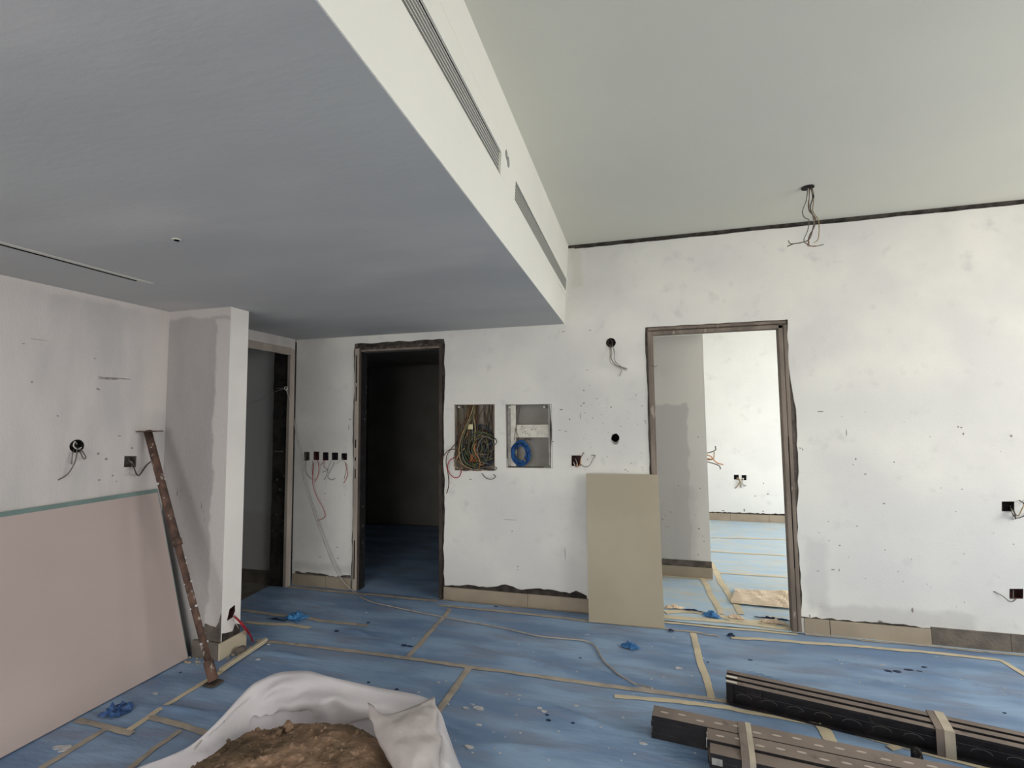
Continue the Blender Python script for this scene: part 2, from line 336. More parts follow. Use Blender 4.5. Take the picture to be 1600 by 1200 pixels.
# nicks, drill holes and scuffs on the plaster: thin irregular chips
def chips(parent, spots, ax, v, out, name='scuff_mark'):
    bm = bmesh.new()
    for (px, py, wpx, hpx) in spots:
        c = at(px, py, ax, v); s = (c-EYE).length/FOC
        q = [(rnd.uniform(.6, 1.1)) for _ in range(8)]
        poly = []; wpx *= .8; hpx *= .8
        for i in range(8):
            a = 2*PI*i/8; A = (c.x if ax == 1 else c.y) + wpx*.5*s*q[i]*math.cos(a); poly.append((A, c.z+hpx*.5*s*q[i]*math.sin(a)))
        prism(bm, poly, ax, v, v+out*.0012)
    o = obj(name, bm, M_mark, parent); o['kind'] = 'stuff'; return o
r = random.Random(11)
spots = [(1497, 667, 3, 3), (1502, 668, 4, 2.5), (1505, 678, 2.5, 4), (1580, 681, 4, 4), (1337, 717, 2.5, 5), (1333, 726, 2, 2), (1322.5, 676, 1.6, 14), (1397, 722, 3, 2), (1352, 741, 4, 2),
 (1381, 787, 4, 2.5), (1339, 822, 3, 3), (1302, 890, 6, 2), (1311, 891, 2, 5), (1278, 892, 5, 1.6), (1425.5, 953, 3, 8), (1375, 971, 8, 4), (1265, 962, 3, 6), (1250, 700, 4, 2), (1254, 702, 2, 5),
 (917, 578, 6, 1.3), (912, 610, 3, 4), (955, 636, 3, 4), (1003, 634, 3, 3), (1008, 658, 3.5, 2.5), (1009, 661, 2.5, 2.5), (864, 690, 3, 3), (906.5, 650, 1.5, 14), (970, 666, 3, 2), (940, 648, 3, 1.5),
 (977, 734, 5, 2), (981, 736, 3, 2), (918, 718, 2, 4), (986, 724, 2, 3), (912, 630, 5, 3), (908, 634, 4, 2), (933, 623, 5, 1.3), (948, 637, 3, 1.2), (994, 617, 4, 1.6), (735, 749, 5, 2),
 (883, 865, 1.5, 28), (797, 812, 30, 1.2), (800, 830, 3, 3), (809, 885, 2, 3), (809, 890, 3, 2), (877, 640, 8, 3), (874, 672, 10, 1.5), (884, 674, 6, 2), (890, 655, 3, 5),
 (508, 771, 3, 2), (539, 773, 3, 1.5), (527, 855, 4, 2), (528, 872, 3, 4), (500, 870, 3, 2), (545, 668, 1.6, 14), (547, 655, 3, 4), (880, 518, 8, 1.4), (922, 516, 7, 1.4), (1282, 643, 10, 2), (1312, 852, 3, 3)]
for _ in range(26): spots.append((r.uniform(905, 1005), r.uniform(600, 735), r.uniform(1, 3), r.uniform(1, 2.2)))
for _ in range(26): spots.append((r.uniform(1270, 1590), r.uniform(640, 960), r.uniform(1, 2.4), r.uniform(1, 2)))
chips(wb, spots, 1, YB, -1)

# left wall (with doorway 1), nib
wl = struct('wall_left', B(XL-.18, XL, -2.5, 3.67, 0, ZS), M_left, label='patchy grey-white plastered left wall under the low soffit')
cl = bmesh.new()
prism(cl, ragged(2.80, 3.635, -.05, 2.07, .004, .05, 21), 0, XL-.3, XL+.1)
prism(cl, circle_poly(at(120, 697, 0, XL).y, at(120, 697, 0, XL).z, .036, j=.06, seed=8), 0, XL-.055, XL+.1)
LB = qpoly([(194, 729.5), (211.5, 729.5), (212.5, 713), (195, 713)], 0, XL); prism(cl, LB, 0, XL-.05, XL+.1)
cut(wl, cl)
chips(wl, [(153, 608, 7, 4), (50, 597, 3, 4), (36, 537, 4, 2), (180, 591, 60, 2), (168, 592, 34, 3), (62, 531, 22, 1.2), (153, 709, 4, 4), (166, 717, 4, 4), (206, 700, 4, 3), (155, 750, 5, 2), (176, 743, 3, 3), (182, 752, 3, 2), (148, 560, 3, 3), (90, 650, 3, 3), (187, 681, 6, 1.5)], 0, XL, 1)
nib = struct('wall_nib', prism(bmesh.new(), [(XL-.01, 2.465), (-2.51, 2.465), (-2.51, 2.61), (XL-.01, 2.61)], 2, 0, ZS), M_nib, label='short wall stub standing out from the left wall')
cn = bmesh.new(); nb = at(361, 958, 0, -2.51)
prism(cn, [(nb.y-.03, nb.z-.035), (nb.y+.012, nb.z-.03), (nb.y+.03, nb.z+.0), (nb.y+.028, nb.z+.04), (nb.y-.012, nb.z+.03)], 0, -2.56, -2.4)
cut(nib, cn)
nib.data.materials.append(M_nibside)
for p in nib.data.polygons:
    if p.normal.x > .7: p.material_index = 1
chips(nib, [(277, 770, 2, 16), (283, 765, 1.6, 10), (281, 776, 1.5, 9), (299, 778, 2, 6), (315, 790, 2, 14), (318, 800, 2, 8), (320, 812, 2.5, 8), (288, 815, 1.3, 20), (296, 898, 2, 10)], 1, 2.465, -1)
# knocked-off plaster at the foot of the nib
bm = bmesh.new()
poly = [(-2.66, .09), (-2.512, .09), (-2.512, .27), (-2.525, .22), (-2.55, .185), (-2.59, .19), (-2.63, .20), (-2.65, .15)]
prism(bm, poly, 1, 2.460, 2.466); o = obj('exposed_concrete', bm, M_mortar, nib)
bm = bmesh.new(); prism(bm, [(2.47, .09), (2.605, .09), (2.605, .15), (2.57, .17), (2.55, .13), (2.50, .14), (2.47, .15)], 0, -2.512, -2.505); obj('exposed_concrete', bm, M_mortar_d, nib)
nsk = empty('baseboard_nib', (-2.6, 2.45, 0), 'loose skirting tiles round the foot of the wall stub', kind='structure')
o = obj('skirting_tile', B(-2.70, -2.50, 2.438, 2.452, 0, .105, bevel=.0015), M_skirt_d, nsk)
bm = B(-2.498, -2.486, 2.435, 2.640, 0.005, .105, bevel=.0015); o = obj('skirting_tile', bm, M_skirt_lt, nsk); o['label'] = 'cream tile offcut on the window side of the stub'

# soffit, beam, ceiling
def bx(y, top): return -.521 - (y-.67)*.0126 + (top*(.012+.011*(y-.67)))
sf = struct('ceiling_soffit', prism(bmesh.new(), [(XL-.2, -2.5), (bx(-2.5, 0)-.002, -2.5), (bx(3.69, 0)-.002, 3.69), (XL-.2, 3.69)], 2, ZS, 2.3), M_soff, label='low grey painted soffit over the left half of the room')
cs = bmesh.new(); prism(cs, rectp(-2.52, -2.478, -1.5, 1.87), 2, ZS-.05, ZS+.06)
cc = at(276, 374, 2, ZS); prism(cs, circle_poly(cc.x, cc.y, .011, 10), 2, ZS-.05, ZS+.05); cut(sf, cs)
obj('slot_trim', B(-2.478, -2.452, -1.5, 1.915, ZS-.003, ZS+.001), M_grille, sf)
obj('slot_liner', B(-2.53, -2.47, -1.5, 1.88, ZS+.055, ZS+.062), M_slot, sf)
obj('slot_shade_fill', B(-2.52, -2.478, -1.5, 1.87, ZS+.004, ZS+.03), M_slot, sf)  # black bar put in as the shade of the open slot
bm = bmesh.new()
def bx(y, top): return -.521 - (y-.67)*.0126 + (top*(.012+.011*(y-.67)))
V = []
for y in (-2.5, 3.69):
    V.append([bm.verts.new(p) for p in ((-.75, y, ZS+.002), (bx(y, 0), y, ZS+.002), (bx(y, 1), y, ZC+.05), (-.75, y, ZC+.05))])
bm.faces.new(V[0]); bm.faces.new(V[1][::-1])
for i in range(4): bm.faces.new((V[0][i], V[0][(i+1) % 4], V[1][(i+1) % 4], V[1][i]))
beam = struct('wall_beam', bm, M_beam, label='white bulkhead face between the high ceiling and the low soffit')
BX = -.545
def byz(px, py):
    p = at(px, py, 0, BX); x = bx(p.y, (p.z-ZS)/(ZC-ZS)); p = at(px, py, 0, x); return p.y, p.z, x
cbm = bmesh.new(); GZ0, GZ1 = 2.418, 2.508
prism(cbm, rectp(-1.2, byz(780, 257)[0], GZ0, GZ1), 0, -.62, -.4)
G2a, G2b = byz(803, 300)[0], 3.66
prism(cbm, rectp(G2a, G2b, GZ0, GZ1), 0, -.62, -.4)
hy, hz, hx = byz(788.5, 242); prism(cbm, circle_poly(hy, hz, .020, 10, .15, 3), 0, -.60, -.4)
hy2, hz2, hx = byz(791.5, 254); prism(cbm, circle_poly(hy2, hz2, .023, 10, .15, 5), 0, -.60, -.4)
cut(beam, cbm)
def grille(y0, y1, label):
    g = empty('ceiling_vent', (BX, y1, 2.5), label, 'vent', 'linear air grilles in the bulkhead')
    def strip(name, za, zb, ya, yb, d0, d1, m):
        bm = bmesh.new(); vs = []
        for y in (ya, yb):
            for (d, z) in ((d0, za), (d1, za), (d1, zb), (d0, zb)):
                vs.append(bm.verts.new((bx(y, (z-ZS)/(ZC-ZS))+d, y, z)))
        for f in ((0,1,2,3), (7,6,5,4), (0,4,5,1), (1,5,6,2), (2,6,7,3), (3,7,4,0)): bm.faces.new([vs[i] for i in f])
        return obj(name, bm, m, g)
    strip('duct_back', GZ0-.01, GZ1+.01, y0-.01, y1+.0, -.055, -.05, M_black)
    strip('grille_frame', GZ0-.032, GZ0, y0-.04, y1+.03, -.002, .0025, M_beam)
    strip('grille_frame', GZ1, GZ1+.03, y0-.04, y1+.03, -.002, .0025, M_beam)
    strip('grille_frame', GZ0, GZ1, y1-.002, y1+.03, -.002, .0025, M_beam)
    strip('grille_frame', GZ0, GZ1, y0-.04, y0+.002, -.002, .0025, M_beam)
    for i in range(6):
        z = GZ0+.010+i*.0148
        strip('blade', z, z+.004, y0, y1, -.014, .0, M_grille)
    return g
grille(-1.2, byz(780, 257)[0], 'longer slatted air grille in the bulkhead, running out of the top of the picture')
grille(G2a, G2b, 'shorter slatted air grille in the bulkhead, ending at the back wall')
struct('ceiling', B(-3.2, XR+.17, -2.5, 3.688, ZC, 2.9), M_ceil, label='high grey-white ceiling on the right')
struct('trim_1', B(-.62, XR+.17, 3.68, 3.80, 2.767, ZC+.02), M_mortar_d, label='dark open joint between ceiling and back wall')
struct('trim_2', prism(bmesh.new(), ragged(-.47, XR, 2.759, 2.768, .0025, .06, 9), 1, 3.6885, 3.70), M_mortar_d, label='chipped lower edge of the joint under the ceiling')

# right wall with windows, wall behind the camera (out of the picture; daylight comes from here)
wr = struct('wall_right', B(XR, XR+.17, -2.5, 7.45, 0, 2.9), M_back, label='window wall to the right, outside the picture')
cr = bmesh.new()
for (a, b, c, d) in WIN + [WIN3]: prism(cr, rectp(a, b, c-.001, d), 0, XR-.15, XR+.35)
cut(wr, cr)
for i, (a, b, c, d) in enumerate(WIN + [WIN3]):
    bm = bmesh.new()
    for (y0, y1, z0, z1) in ((a, b, c, c+.05), (a, b, d-.05, d), (a, a+.05, c, d), (b-.05, b, c, d), ((a+b)/2-.03, (a+b)/2+.03, c, d)):
        box(bm, XR+.07, XR+.12, y0, y1, z0, z1)
    struct('window_%d' % (i+1), bm, M_wood, label=['wide window frame right of the camera', 'window frame of the next room'][i])
wre = struct('wall_rear', B(-3.2, XR+.17, -2.65, -2.5, 0, 2.9), M_back, label='window wall behind the camera')
ce_ = bmesh.new(); prism(ce_, rectp(*WINR), 1, -2.8, -2.4); cut(wre, ce_); bm = bmesh.new(); a, b, c, d = WINR
for (x0, x1, z0, z1) in ((a, b, c, c+.05), (a, b, d-.05, d), (a, a+.05, c, d), (b-.05, b, c, d), ((a+b)/2-.03, (a+b)/2+.03, c, d)): box(bm, x0, x1, -2.6, -2.55, z0, z1)
struct('window_4', bm, M_wood, label='wide glazing frame behind the camera')

# door 2 frame
M_reveal = mat('mottled_black_reveal', lin((34, 31, 32)), lin((22, 21, 22)), 12, .9, .5, 50, c3=lin((170, 166, 162)), s3=34, lo3=.68, hi3=.74)  # near-black with pale splotches
def jag(parent, x0, x1, z0, z1, y0, y1, m, name, seed=1, j=.004):
    return obj(name, prism(bmesh.new(), ragged(x0, x1, z0, z1, j, .06, seed), 1, y0, y1), m, parent)
d2 = empty('door_2', (-2.0, YB, 0), 'rough dark frame of the middle doorway to the unlit room', kind='structure')
jag(d2, D2[0]-.004, D2[0]+.03, 0, 2.10, 3.697, 3.775, M_mortar, 'mortar_joint', 2)
jag(d2, D2[1]-.028, D2[1]+.006, 0, 2.10, 3.697, 3.775, M_mortar_d, 'mortar_joint', 3)
jag(d2, D2[0], D2[1], 2.075, 2.112, 3.699, 3.775, M_mortar_d, 'mortar_joint', 4)
obj('frame_post', B(-2.398, -2.346, 3.682, 3.70, 0, 2.075, bevel=.003), M_frame_d, d2)
obj('raw_reveal', prism(bmesh.new(), ragged(3.70, 3.78, 0, 2.07, .003, .05, 31), 0, -2.398, -2.344), M_reveal, d2)
o = obj('frame_lip', B(-2.398, -2.36, 3.676, 3.684, 0, 2.06, bevel=.001), M_frame1, d2)
obj('frame_post', B(-1.612, -1.588, 3.68, 3.78, 0, 2.06, bevel=.003), M_frame_d, d2)
obj('frame_head', B(-2.345, -1.60, 3.682, 3.78, 2.03, 2.048, bevel=.002), M_frame, d2)
obj('frame_head', B(-2.398, -1.60, 3.70, 3.78, 2.048, 2.078, bevel=.002), M_frame_d, d2)
for z0, z1 in ((1.76, 2.0), (1.6, 1.73), (1.2, 1.27), (1.09, 1.12), (.94, 1.02), (.1, .42)):
    obj('lock_slot', B(-2.384, -2.377, 3.672, 3.677, z0, z1), M_slot, d2)
bm = bmesh.new()
for i in range(9):
    x = -2.3+i*.07+rnd.uniform(-.01, .01); obox(bm, Vector((x, 3.696, 2.05)), Vector((1, 0, rnd.uniform(-.5, .5))).normalized(), Vector((0, 1, 0)), Vector((0, 0, 1)), rnd.uniform(.02, .05), .01, .014)
o = obj('packing_shim', bm, M_mortar, d2); o['kind'] = 'stuff'
# door 3 frame
d3 = empty('door_3', (.5, YB, 0), 'grey-brown rough frame of the right doorway to the bright room', kind='structure')
jag(d3, .966, 1.045, 0, 2.09, 3.699, 3.83, M_mortar, 'mortar_joint', 7, .002)
jag(d3, D3[0]-.01, .075, 0, 2.09, 3.699, 3.83, M_mortar, 'mortar_joint', 8, .002)
jag(d3, D3[0], D3[1], 2.072, 2.113, 3.698, 3.83, M_mortar, 'mortar_joint', 9, .002)
obj('frame_post', B(.058, .088, 3.676, 3.84, 0, 2.075, bevel=.004), M_frame, d3)
obj('frame_post', B(.088, .100, 3.686, 3.84, 0, 2.05, bevel=.002), M_frame, d3)
obj('frame_post', B(.932, .962, 3.676, 3.735, 0, 2.075, bevel=.004), M_frame, d3)
obj('frame_post', B(.966, .99, 3.682, 3.84, 0, 2.07, bevel=.003), M_frame, d3)
obj('frame_head', B(.088, .962, 3.676, 3.735, 2.045, 2.072, bevel=.004), M_frame, d3)
obj('frame_head', B(.06, .985, 3.684, 3.84, 2.08, 2.1, bevel=.003), M_frame, d3)
obj('gap_line', B(.962, .9665, 3.678, 3.70, .42, 1.3), M_slot, d3)
wire(d3, M_wire_d, [(1018, 570), (1023, 573), (1027, 571)], 1, 3.67, .0018, .01, 'binding_wire')
# door 1 frame (in the left wall)
d1 = empty('door_1', (XL, 3.2, 0), 'beige frame of the left doorway beside the wall stub', kind='structure')
obj('frame_post', B(XL-.02, XL+.012, 3.60, 3.655, 0, 2.075, bevel=.003), M_frame1, d1)
obj('frame_post', B(XL-.02, XL+.012, 2.78, 2.83, 0, 2.075, bevel=.003), M_frame1, d1)
obj('frame_head', B(XL-.02, XL+.010, 2.82, 3.62, 2.02, 2.085, bevel=.004), M_frame1, d1)
obj('raw_reveal', prism(bmesh.new(), ragged(XL-.175, XL-.022, 0, 2.06, .004, .08, 6), 1, 3.62, 3.64), M_dark, d1)
bm = bmesh.new()
for z in (1.72, 1.16): box(bm, XL-.15, XL-.06, 3.612, 3.62, z, z+.012)
obj('fixing_strap', bm, M_mortar, d1)
# room behind door 1
struct('wall_passage_back', B(-5.2, XL-.18, 3.67, 3.84, 0, 2.5), mat('passage_plaster', lin((206, 206, 206)), lin((198, 198, 198)), 2, .9, .2, 80, patches=[(0, -5, -3.1, 2, .1, .62, lin((180, 177, 174)), .5, .03)]), label='pale grey wall seen through the left doorway')
struct('baseboard_passage', B(-5.0, XL-.18, 3.655, 3.671, 0, .11), M_skirt_d, label='dark skirting seen through the left doorway')
struct('ceiling_passage', B(-5.2, XL-.18, 1.2, 3.84, 2.4, 2.5), M_soff, label='ceiling of the passage behind the left doorway')
struct('wall_passage_left', B(-5.2, -5.05, 1.2, 3.84, 0, 2.5), M_room, label='far wall of the passage behind the left doorway')
struct('wall_passage_front', B(-5.2, XL-.18, 1.2, 1.35, 0, 2.5), M_room, label='near wall of the passage behind the left doorway')
# unlit room behind door 2
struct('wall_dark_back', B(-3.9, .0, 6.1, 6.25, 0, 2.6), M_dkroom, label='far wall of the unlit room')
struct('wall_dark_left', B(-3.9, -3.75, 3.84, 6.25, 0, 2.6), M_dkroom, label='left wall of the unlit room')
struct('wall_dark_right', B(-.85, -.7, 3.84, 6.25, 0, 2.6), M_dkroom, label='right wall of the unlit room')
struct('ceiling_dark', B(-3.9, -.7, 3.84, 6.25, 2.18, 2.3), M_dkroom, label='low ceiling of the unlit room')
# bright room behind door 3
struct('wall_next_near', B(-.69, .56, 4.67, 7.3, 0, 2.785), M_room_w, label='projecting white wall just inside the bright room')
nw = bpy.data.objects['wall_next_near']
chips(nw, [(1048, 800, 2, 6), (1040, 806, 3, 2), (1035, 811, 7, 1.5), (1042, 823, 12, 1.2), (1092, 826, 3, 3), (1091, 683, 3, 2), (1098, 838, 2, 2), (1100, 846, 2, 2), (1091, 867, 3, 2), (1060, 759, 3, 3), (1086, 805, 2, 2), (1094, 763, 2, 3)], 1, 4.67, -1)
struct('wall_next_left', B(-.7, -.6, 3.84, 4.67, 0, 2.785), M_room, label='left wall of the lobby inside the bright room')
struct('wall_next_far', B(.5, XR+.17, 7.26, 7.42, 0, 2.9), M_room, label='bright white far wall of the next room')
nf = bpy.data.objects['wall_next_far']
cf = bmesh.new(); FB = [(1147, 742, 1154, 749), (1159, 742.5, 1166, 750)]
for a, b, c, d in FB: prism(cf, qpoly([(a, d), (c, d), (c, b), (a, b)], 1, 7.26), 1, 7.1, 7.32)
cut(nf, cf)
chips(nf, [(1193, 755, 2, 3), (1200, 772, 4, 3), (1180, 775, 3, 1.5), (1163, 797, 3, 7), (1192, 799, 3, 3), (1130, 798, 5, 3)], 1, 7.26, -1)
mortar_band(nf, [(1106, 799.5), (1140, 800), (1180, 802), (1228, 803)], .1, v=7.26, seed=7)
struct('ceiling_next', B(-.7, XR+.17, 3.84, 7.45, 2.785, 2.9), M_ceil, label='ceiling of the bright room')
struct('ceiling_next_soffit', B(-.7, .56, 3.84, 4.67, 2.185, 2.785), M_beam, label='lowered white ceiling of the lobby inside the bright room')
b3 = empty('baseboard_next', (.5, 4.6, 0), 'beige skirting tiles in the bright room', kind='structure')
skirt(-.6, .02, .1, y=4.67, parent=b3); skirt(.02, .572, .1, y=4.67, parent=b3)
obj('mortar_joint', B(-.6, .565, 4.664, 4.671, .1, .155), M_mortar, b3)
for a, b in ((.56, 1.14), (1.14, 1.62), (1.62, 2.1), (2.1, XR)): skirt(a, b, .1, y=7.26, parent=b3)

# ------------------------------------------------------------------ floor film and tape
def hfun(x, y, amp=1.0):
    h = .004 + .0035*noise.noise(Vector((x*2.2, y*5.5, 0))) + .0015*noise.noise(Vector((x*7, y*16, 3)))
    for (cx, cy, ang, ln, ht) in RIDGES:
        dx, dy = x-cx, y-cy; u = dx*math.cos(ang)+dy*math.sin(ang); v = -dx*math.sin(ang)+dy*math.cos(ang)
        if abs(u) < ln*1.6 and abs(v) < .07: h += 1.5*ht*math.exp(-(u/ln)**2*2-((v+.02*math.sin(u*9))/.013)**2)
    return max(.0015, h*amp)
RIDGES = []
for (px, py, ang, ln, ht) in [(500, 1085, -.15, .35, .014), (760, 1020, -.12, .4, .012), (850, 1040, -.1, .25, .014), (1200, 1062, -.25, .3, .012), (1330, 1040, -.2, .3, .01), (1400, 1075, -.15, .35, .012),
                              (1530, 1075, -.3, .35, .013), (700, 1140, -.1, .3, .01), (900, 1120, -.2, .35, .012), (450, 1025, .1, .25, .01), (560, 990, -.1, .15, .014), (820, 1170, .3, .3, .01),
                              (280, 1110, .2, .2, .012), (1045, 1010, -.1, .2, .01), (960, 1060, -.3, .3, .009), (620, 1010, 0, .3, .01), (1480, 1050, 0, .1, .014)]:
    p = at(px, py, 2, 0); RIDGES.append((p.x, p.y, ang, ln, ht))
def sheet(name, x0, x1, y0, y1, m, label, st=.03, amp=1.0, base=0):
    bm = bmesh.new(); nx = int((x1-x0)/st); ny = int((y1-y0)/st)
    g = [[bm.verts.new((x0+(x1-x0)*i/nx, y0+(y1-y0)*j/ny, base+hfun(x0+(x1-x0)*i/nx, y0+(y1-y0)*j/ny, amp))) for i in range(nx+1)] for j in range(ny+1)]
    for j in range(ny):
        for i in range(nx): bm.faces.new((g[j][i], g[j][i+1], g[j+1][i+1], g[j+1][i]))
    o = obj(name, bm, m, None, True); tag(o, label, 'floor film'); return o
fs = sheet('floor_film', -2.995, XR-.01, -.6, 3.655, M_sheet, 'blue protective floor film taped over the whole main room floor', .017)
bm = bmesh.new(); tv = [bm.verts.new(p) for p in ((-2.99, 2.82, .006), (-2.99, 3.62, .006), (-3.17, 3.60, .005), (-3.13, 3.2, .006), (-3.05, 2.9, .006))]; bm.faces.new(tv)
obj('film_tongue', bm, M_sheet, fs)
fs2 = sheet('floor_film', -3.7, -1.6, 3.66, 6.05, M_sheet, 'dusty blue floor film in the unlit room behind the middle doorway', .06)
fs3 = sheet('floor_film', .0, XR-.01, 3.665, 7.24, M_sheet3, 'pale wrinkled floor film in the bright room behind the right doorway', .04, 1.4)
def tape(parent, pts, wd, m=M_tape, wob=.006, lift=.003, amp=1.0, seed=None, film=True):
    P = [Vector((p[0], p[1], 0)) for p in pts]; dense = []
    for a, b in zip(P, P[1:]):
        n = max(1, int((b-a).length/.03))
        for i in range(n): dense.append(a.lerp(b, i/n))
    dense.append(P[-1]); bm = bmesh.new(); rows = []; q = random.Random(seed or int(abs(pts[0][0]*1000)+abs(pts[0][1]*77)))
    for i, p in enumerate(dense):
        t = (dense[min(i+1, len(dense)-1)]-dense[max(i-1, 0)]).normalized(); n = Vector((-t.y, t.x, 0))
        off = n*(wob*noise.noise(p*4+Vector((q.random(), 0, 0)))*2); w2 = wd/2*(1+.25*noise.noise(p*9)); row = []
        for s in (-1, 0, 1):
            v = p+off+n*(s*w2); v.z = (hfun(v.x, v.y, amp) if film else 0)+lift+(.002 if s == 0 else 0); row.append(bm.verts.new(v))
        rows.append(row)
    for a, b in zip(rows, rows[1:]):
        for k in (0, 1): bm.faces.new((a[k], a[k+1], b[k+1], b[k]))
    return obj('tape_strip', bm, m, parent, True)
def fx(px, py): p = at(px, py, 2, .006); return (p.x, p.y)
tape(fs, [(-1.55, 3.545), (-1.0, 3.55), (-.40, 3.53)], .034)
tape(fs, [(-.4, 3.53), (.1, 3.52), (.45, 3.50)], .02, wob=.01)
tape(fs, [fx(1142, 996), fx(1210, 1001), fx(1310, 1008), fx(1440, 1018), fx(1520, 1027), fx(1562, 1031), fx(1600, 1053)] + [(2.1, 2.9), (2.1, 2.2)], .034, M_tape_lt)
tape(fs, [(-2.48, 2.72), (-1.9, 2.735), (-1.3, 2.74), (-.6, 2.73), (.1, 2.73), (.38, 2.73)], .034)
tape(fs, [fx(960, 1087), fx(1060, 1096), fx(1130, 1105), fx(1220, 1120), fx(1300, 1138), (1.3, 2.5), (2.3, 2.3)], .034, M_tape_lt)
tape(fs, [(-1.44, 3.5), (-1.42, 3.1), (-1.405, 2.75)], .034)
tape(fs, [(-1.0, 2.72), (-1.005, 2.4), (-1.01, 1.9), (-1.0, 1.0)], .038)
tape(fs, [(.285, 3.5), (.30, 3.1), (.31, 2.72)], .038, M_tape_lt)
tape(fs, [fx(352, 1046), fx(300, 1078), fx(250, 1108), fx(200, 1142)], .034, M_tape_lt)
tape(fs, [fx(165, 1140), fx(110, 1172), fx(60, 1203), fx(0, 1240)], .035)
tape(fs, [fx(120, 1125), fx(165, 1136), fx(207, 1147)], .034)
tape(fs, [fx(232, 1120), fx(290, 1133), fx(330, 1146)], .034)
tape(fs, [fx(285, 1141), fx(240, 1170), fx(195, 1205)], .03)
tape(fs, [fx(378, 953), fx(440, 962), fx(478, 964), fx(500, 969), fx(575, 978)], .038)
tape(fs, [fx(385, 972), fx(420, 975), fx(450, 976), fx(485, 981)], .04, M_tape_lt)
tape(fs, [(-2.99, 3.62), (-2.6, 3.615), (-2.1, 3.625), (-1.6, 3.62)], .04)
tape(fs, [(-1.57, 3.66), (-1.0, 3.655), (-.4, 3.66)], .012)
tape(fs, [(.05, 3.635), (.5, 3.63), (.95, 3.64)], .03, M_tape_lt)
tape(fs, [(1.0, 3.65), (1.6, 3.655), (2.4, 3.65)], .02)
tape(fs, [fx(1275, 1118), fx(1288, 1142), fx(1305, 1170)], .055, M_tape_lt)
tape(fs, [fx(1390, 1170), fx(1530, 1135), fx(1600, 1155)], .03, M_tape_lt, lift=.004)
# room 3 tapes
for p_ in ([(.485, 4.66), (.50, 4.3), (.525, 3.88)], [(.614, 5.17), (.63, 4.5), (.665, 3.9)]): tape(fs3, p_, .05, M_tape_lt, amp=1.4)
tape(fs3, [(.0, 4.64), (.3, 4.64), (.56, 4.65)], .03, M_tape_lt, amp=1.4)
tape(fs3, [(.1, 3.72), (.5, 3.74), (.95, 3.715)], .05, M_tape_lt, amp=1.4)
tape(fs3, [(.13, 3.80), (.3, 3.88), (.5, 3.86), (.62, 3.79), (.93, 3.82)], .06, M_tape_lt, wob=.03, amp=1.4)
for (a, b) in (((1112, 862), (1228, 868)), ((1115, 895), (1228, 902)), ((1112, 840), (1228, 843))): tape(fs3, [fx(*a), fx(*b)], .035, M_tape_lt, amp=1.4)
# flaps: torn, lifted pieces of film
def flap(px, py, wd, dp, ht, label, ang=0, m=M_flap, under=True, seed=1, parent=None):
    c = at(px, py, 2, 0); q = random.Random(seed); bm = bmesh.new(); n = 13; g = []
    for j in range(n):
        row = []
        for i in range(n):
            u = i/(n-1)*2-1; v = j/(n-1)*2-1
            k = 1 - .25*abs(v*u) + .55*noise.noise(Vector((u*2.6+seed, v*2.6, seed)))
            x = u*wd/2*k; y = v*dp/2*k; z = .012 + ht*max(0, (1-u*u)*(1-v*v*.8)) * (.25+1.7*abs(noise.noise(Vector((u*2.8, v*2.8, seed*3.3)))))
            row.append(bm.verts.new((c.x+x*math.cos(ang)-y*math.sin(ang), c.y+x*math.sin(ang)+y*math.cos(ang), z)))
        g.append(row)
    for j in range(n-1):
        for i in range(n-1): bm.faces.new((g[j][i], g[j][i+1], g[j+1][i+1], g[j+1][i]))
    o = obj('film_scrap', bm, m, parent, False)
    sd = o.modifiers.new('s', 'SOLIDIFY'); sd.thickness = .0015
    if not parent: tag(o, label, 'film scrap')
    return o
flap(985, 1014, .11, .06, .035, 'crumpled light blue film scrap on open floor right of the cable', -.2, seed=2)
flap(183, 1115, .13, .11, .035, 'crumpled blue film scrap at the foot of the leaning pink board', .3, mat('deep_blue_scrap', lin((64, 98, 150)), lin((44, 70, 112)), 20, .5), seed=5)
flap(462, 967, .16, .12, .035, 'torn blue film flap lifted near the wall stub', -.1, seed=9)
flap(1112, 965, .11, .07, .04, 'blue film flap folded up in the right doorway threshold', -.3, seed=12)
flap(1142, 996, .045, .03, .02, 'small dark blue fold at the end of the pale tape before the right doorway', 0, M_under, seed=4)
flap(1048, 988, .04, .03, .012, 'tiny blue film scrap by the lower right corner of the standing tile', 0, M_under, seed=6)
for (px, py, ww, dd, sd, lb) in ((432, 971, .16, .012, 3, 'dark slit of folded film left of the torn flap near the stub'),
                         (1208, 970, .22, .02, 5, 'dark crease of folded film across the right doorway threshold'),
                         (1083, 957, .15, .012, 7, 'dark torn film edge behind the standing tile')):
    flap(px, py, ww, dd, .014, lb, -.1, M_under, seed=sd)
for (px, py, ww, dd, ht, an, sd, lb) in ((1052, 952, .13, .05, .03, .2, 21, 'cream crumpled film bit just right of the standing tile foot'), (1150, 968, .12, .05, .03, -.2, 23, 'cream crumpled film bit in the middle of the right doorway threshold'),
                         (1205, 975, .16, .05, .025, 0, 25, 'cream crumpled film bit at the right post of the right doorway')):
    flap(px, py, ww, dd, ht, lb, an, M_cloth, seed=sd)
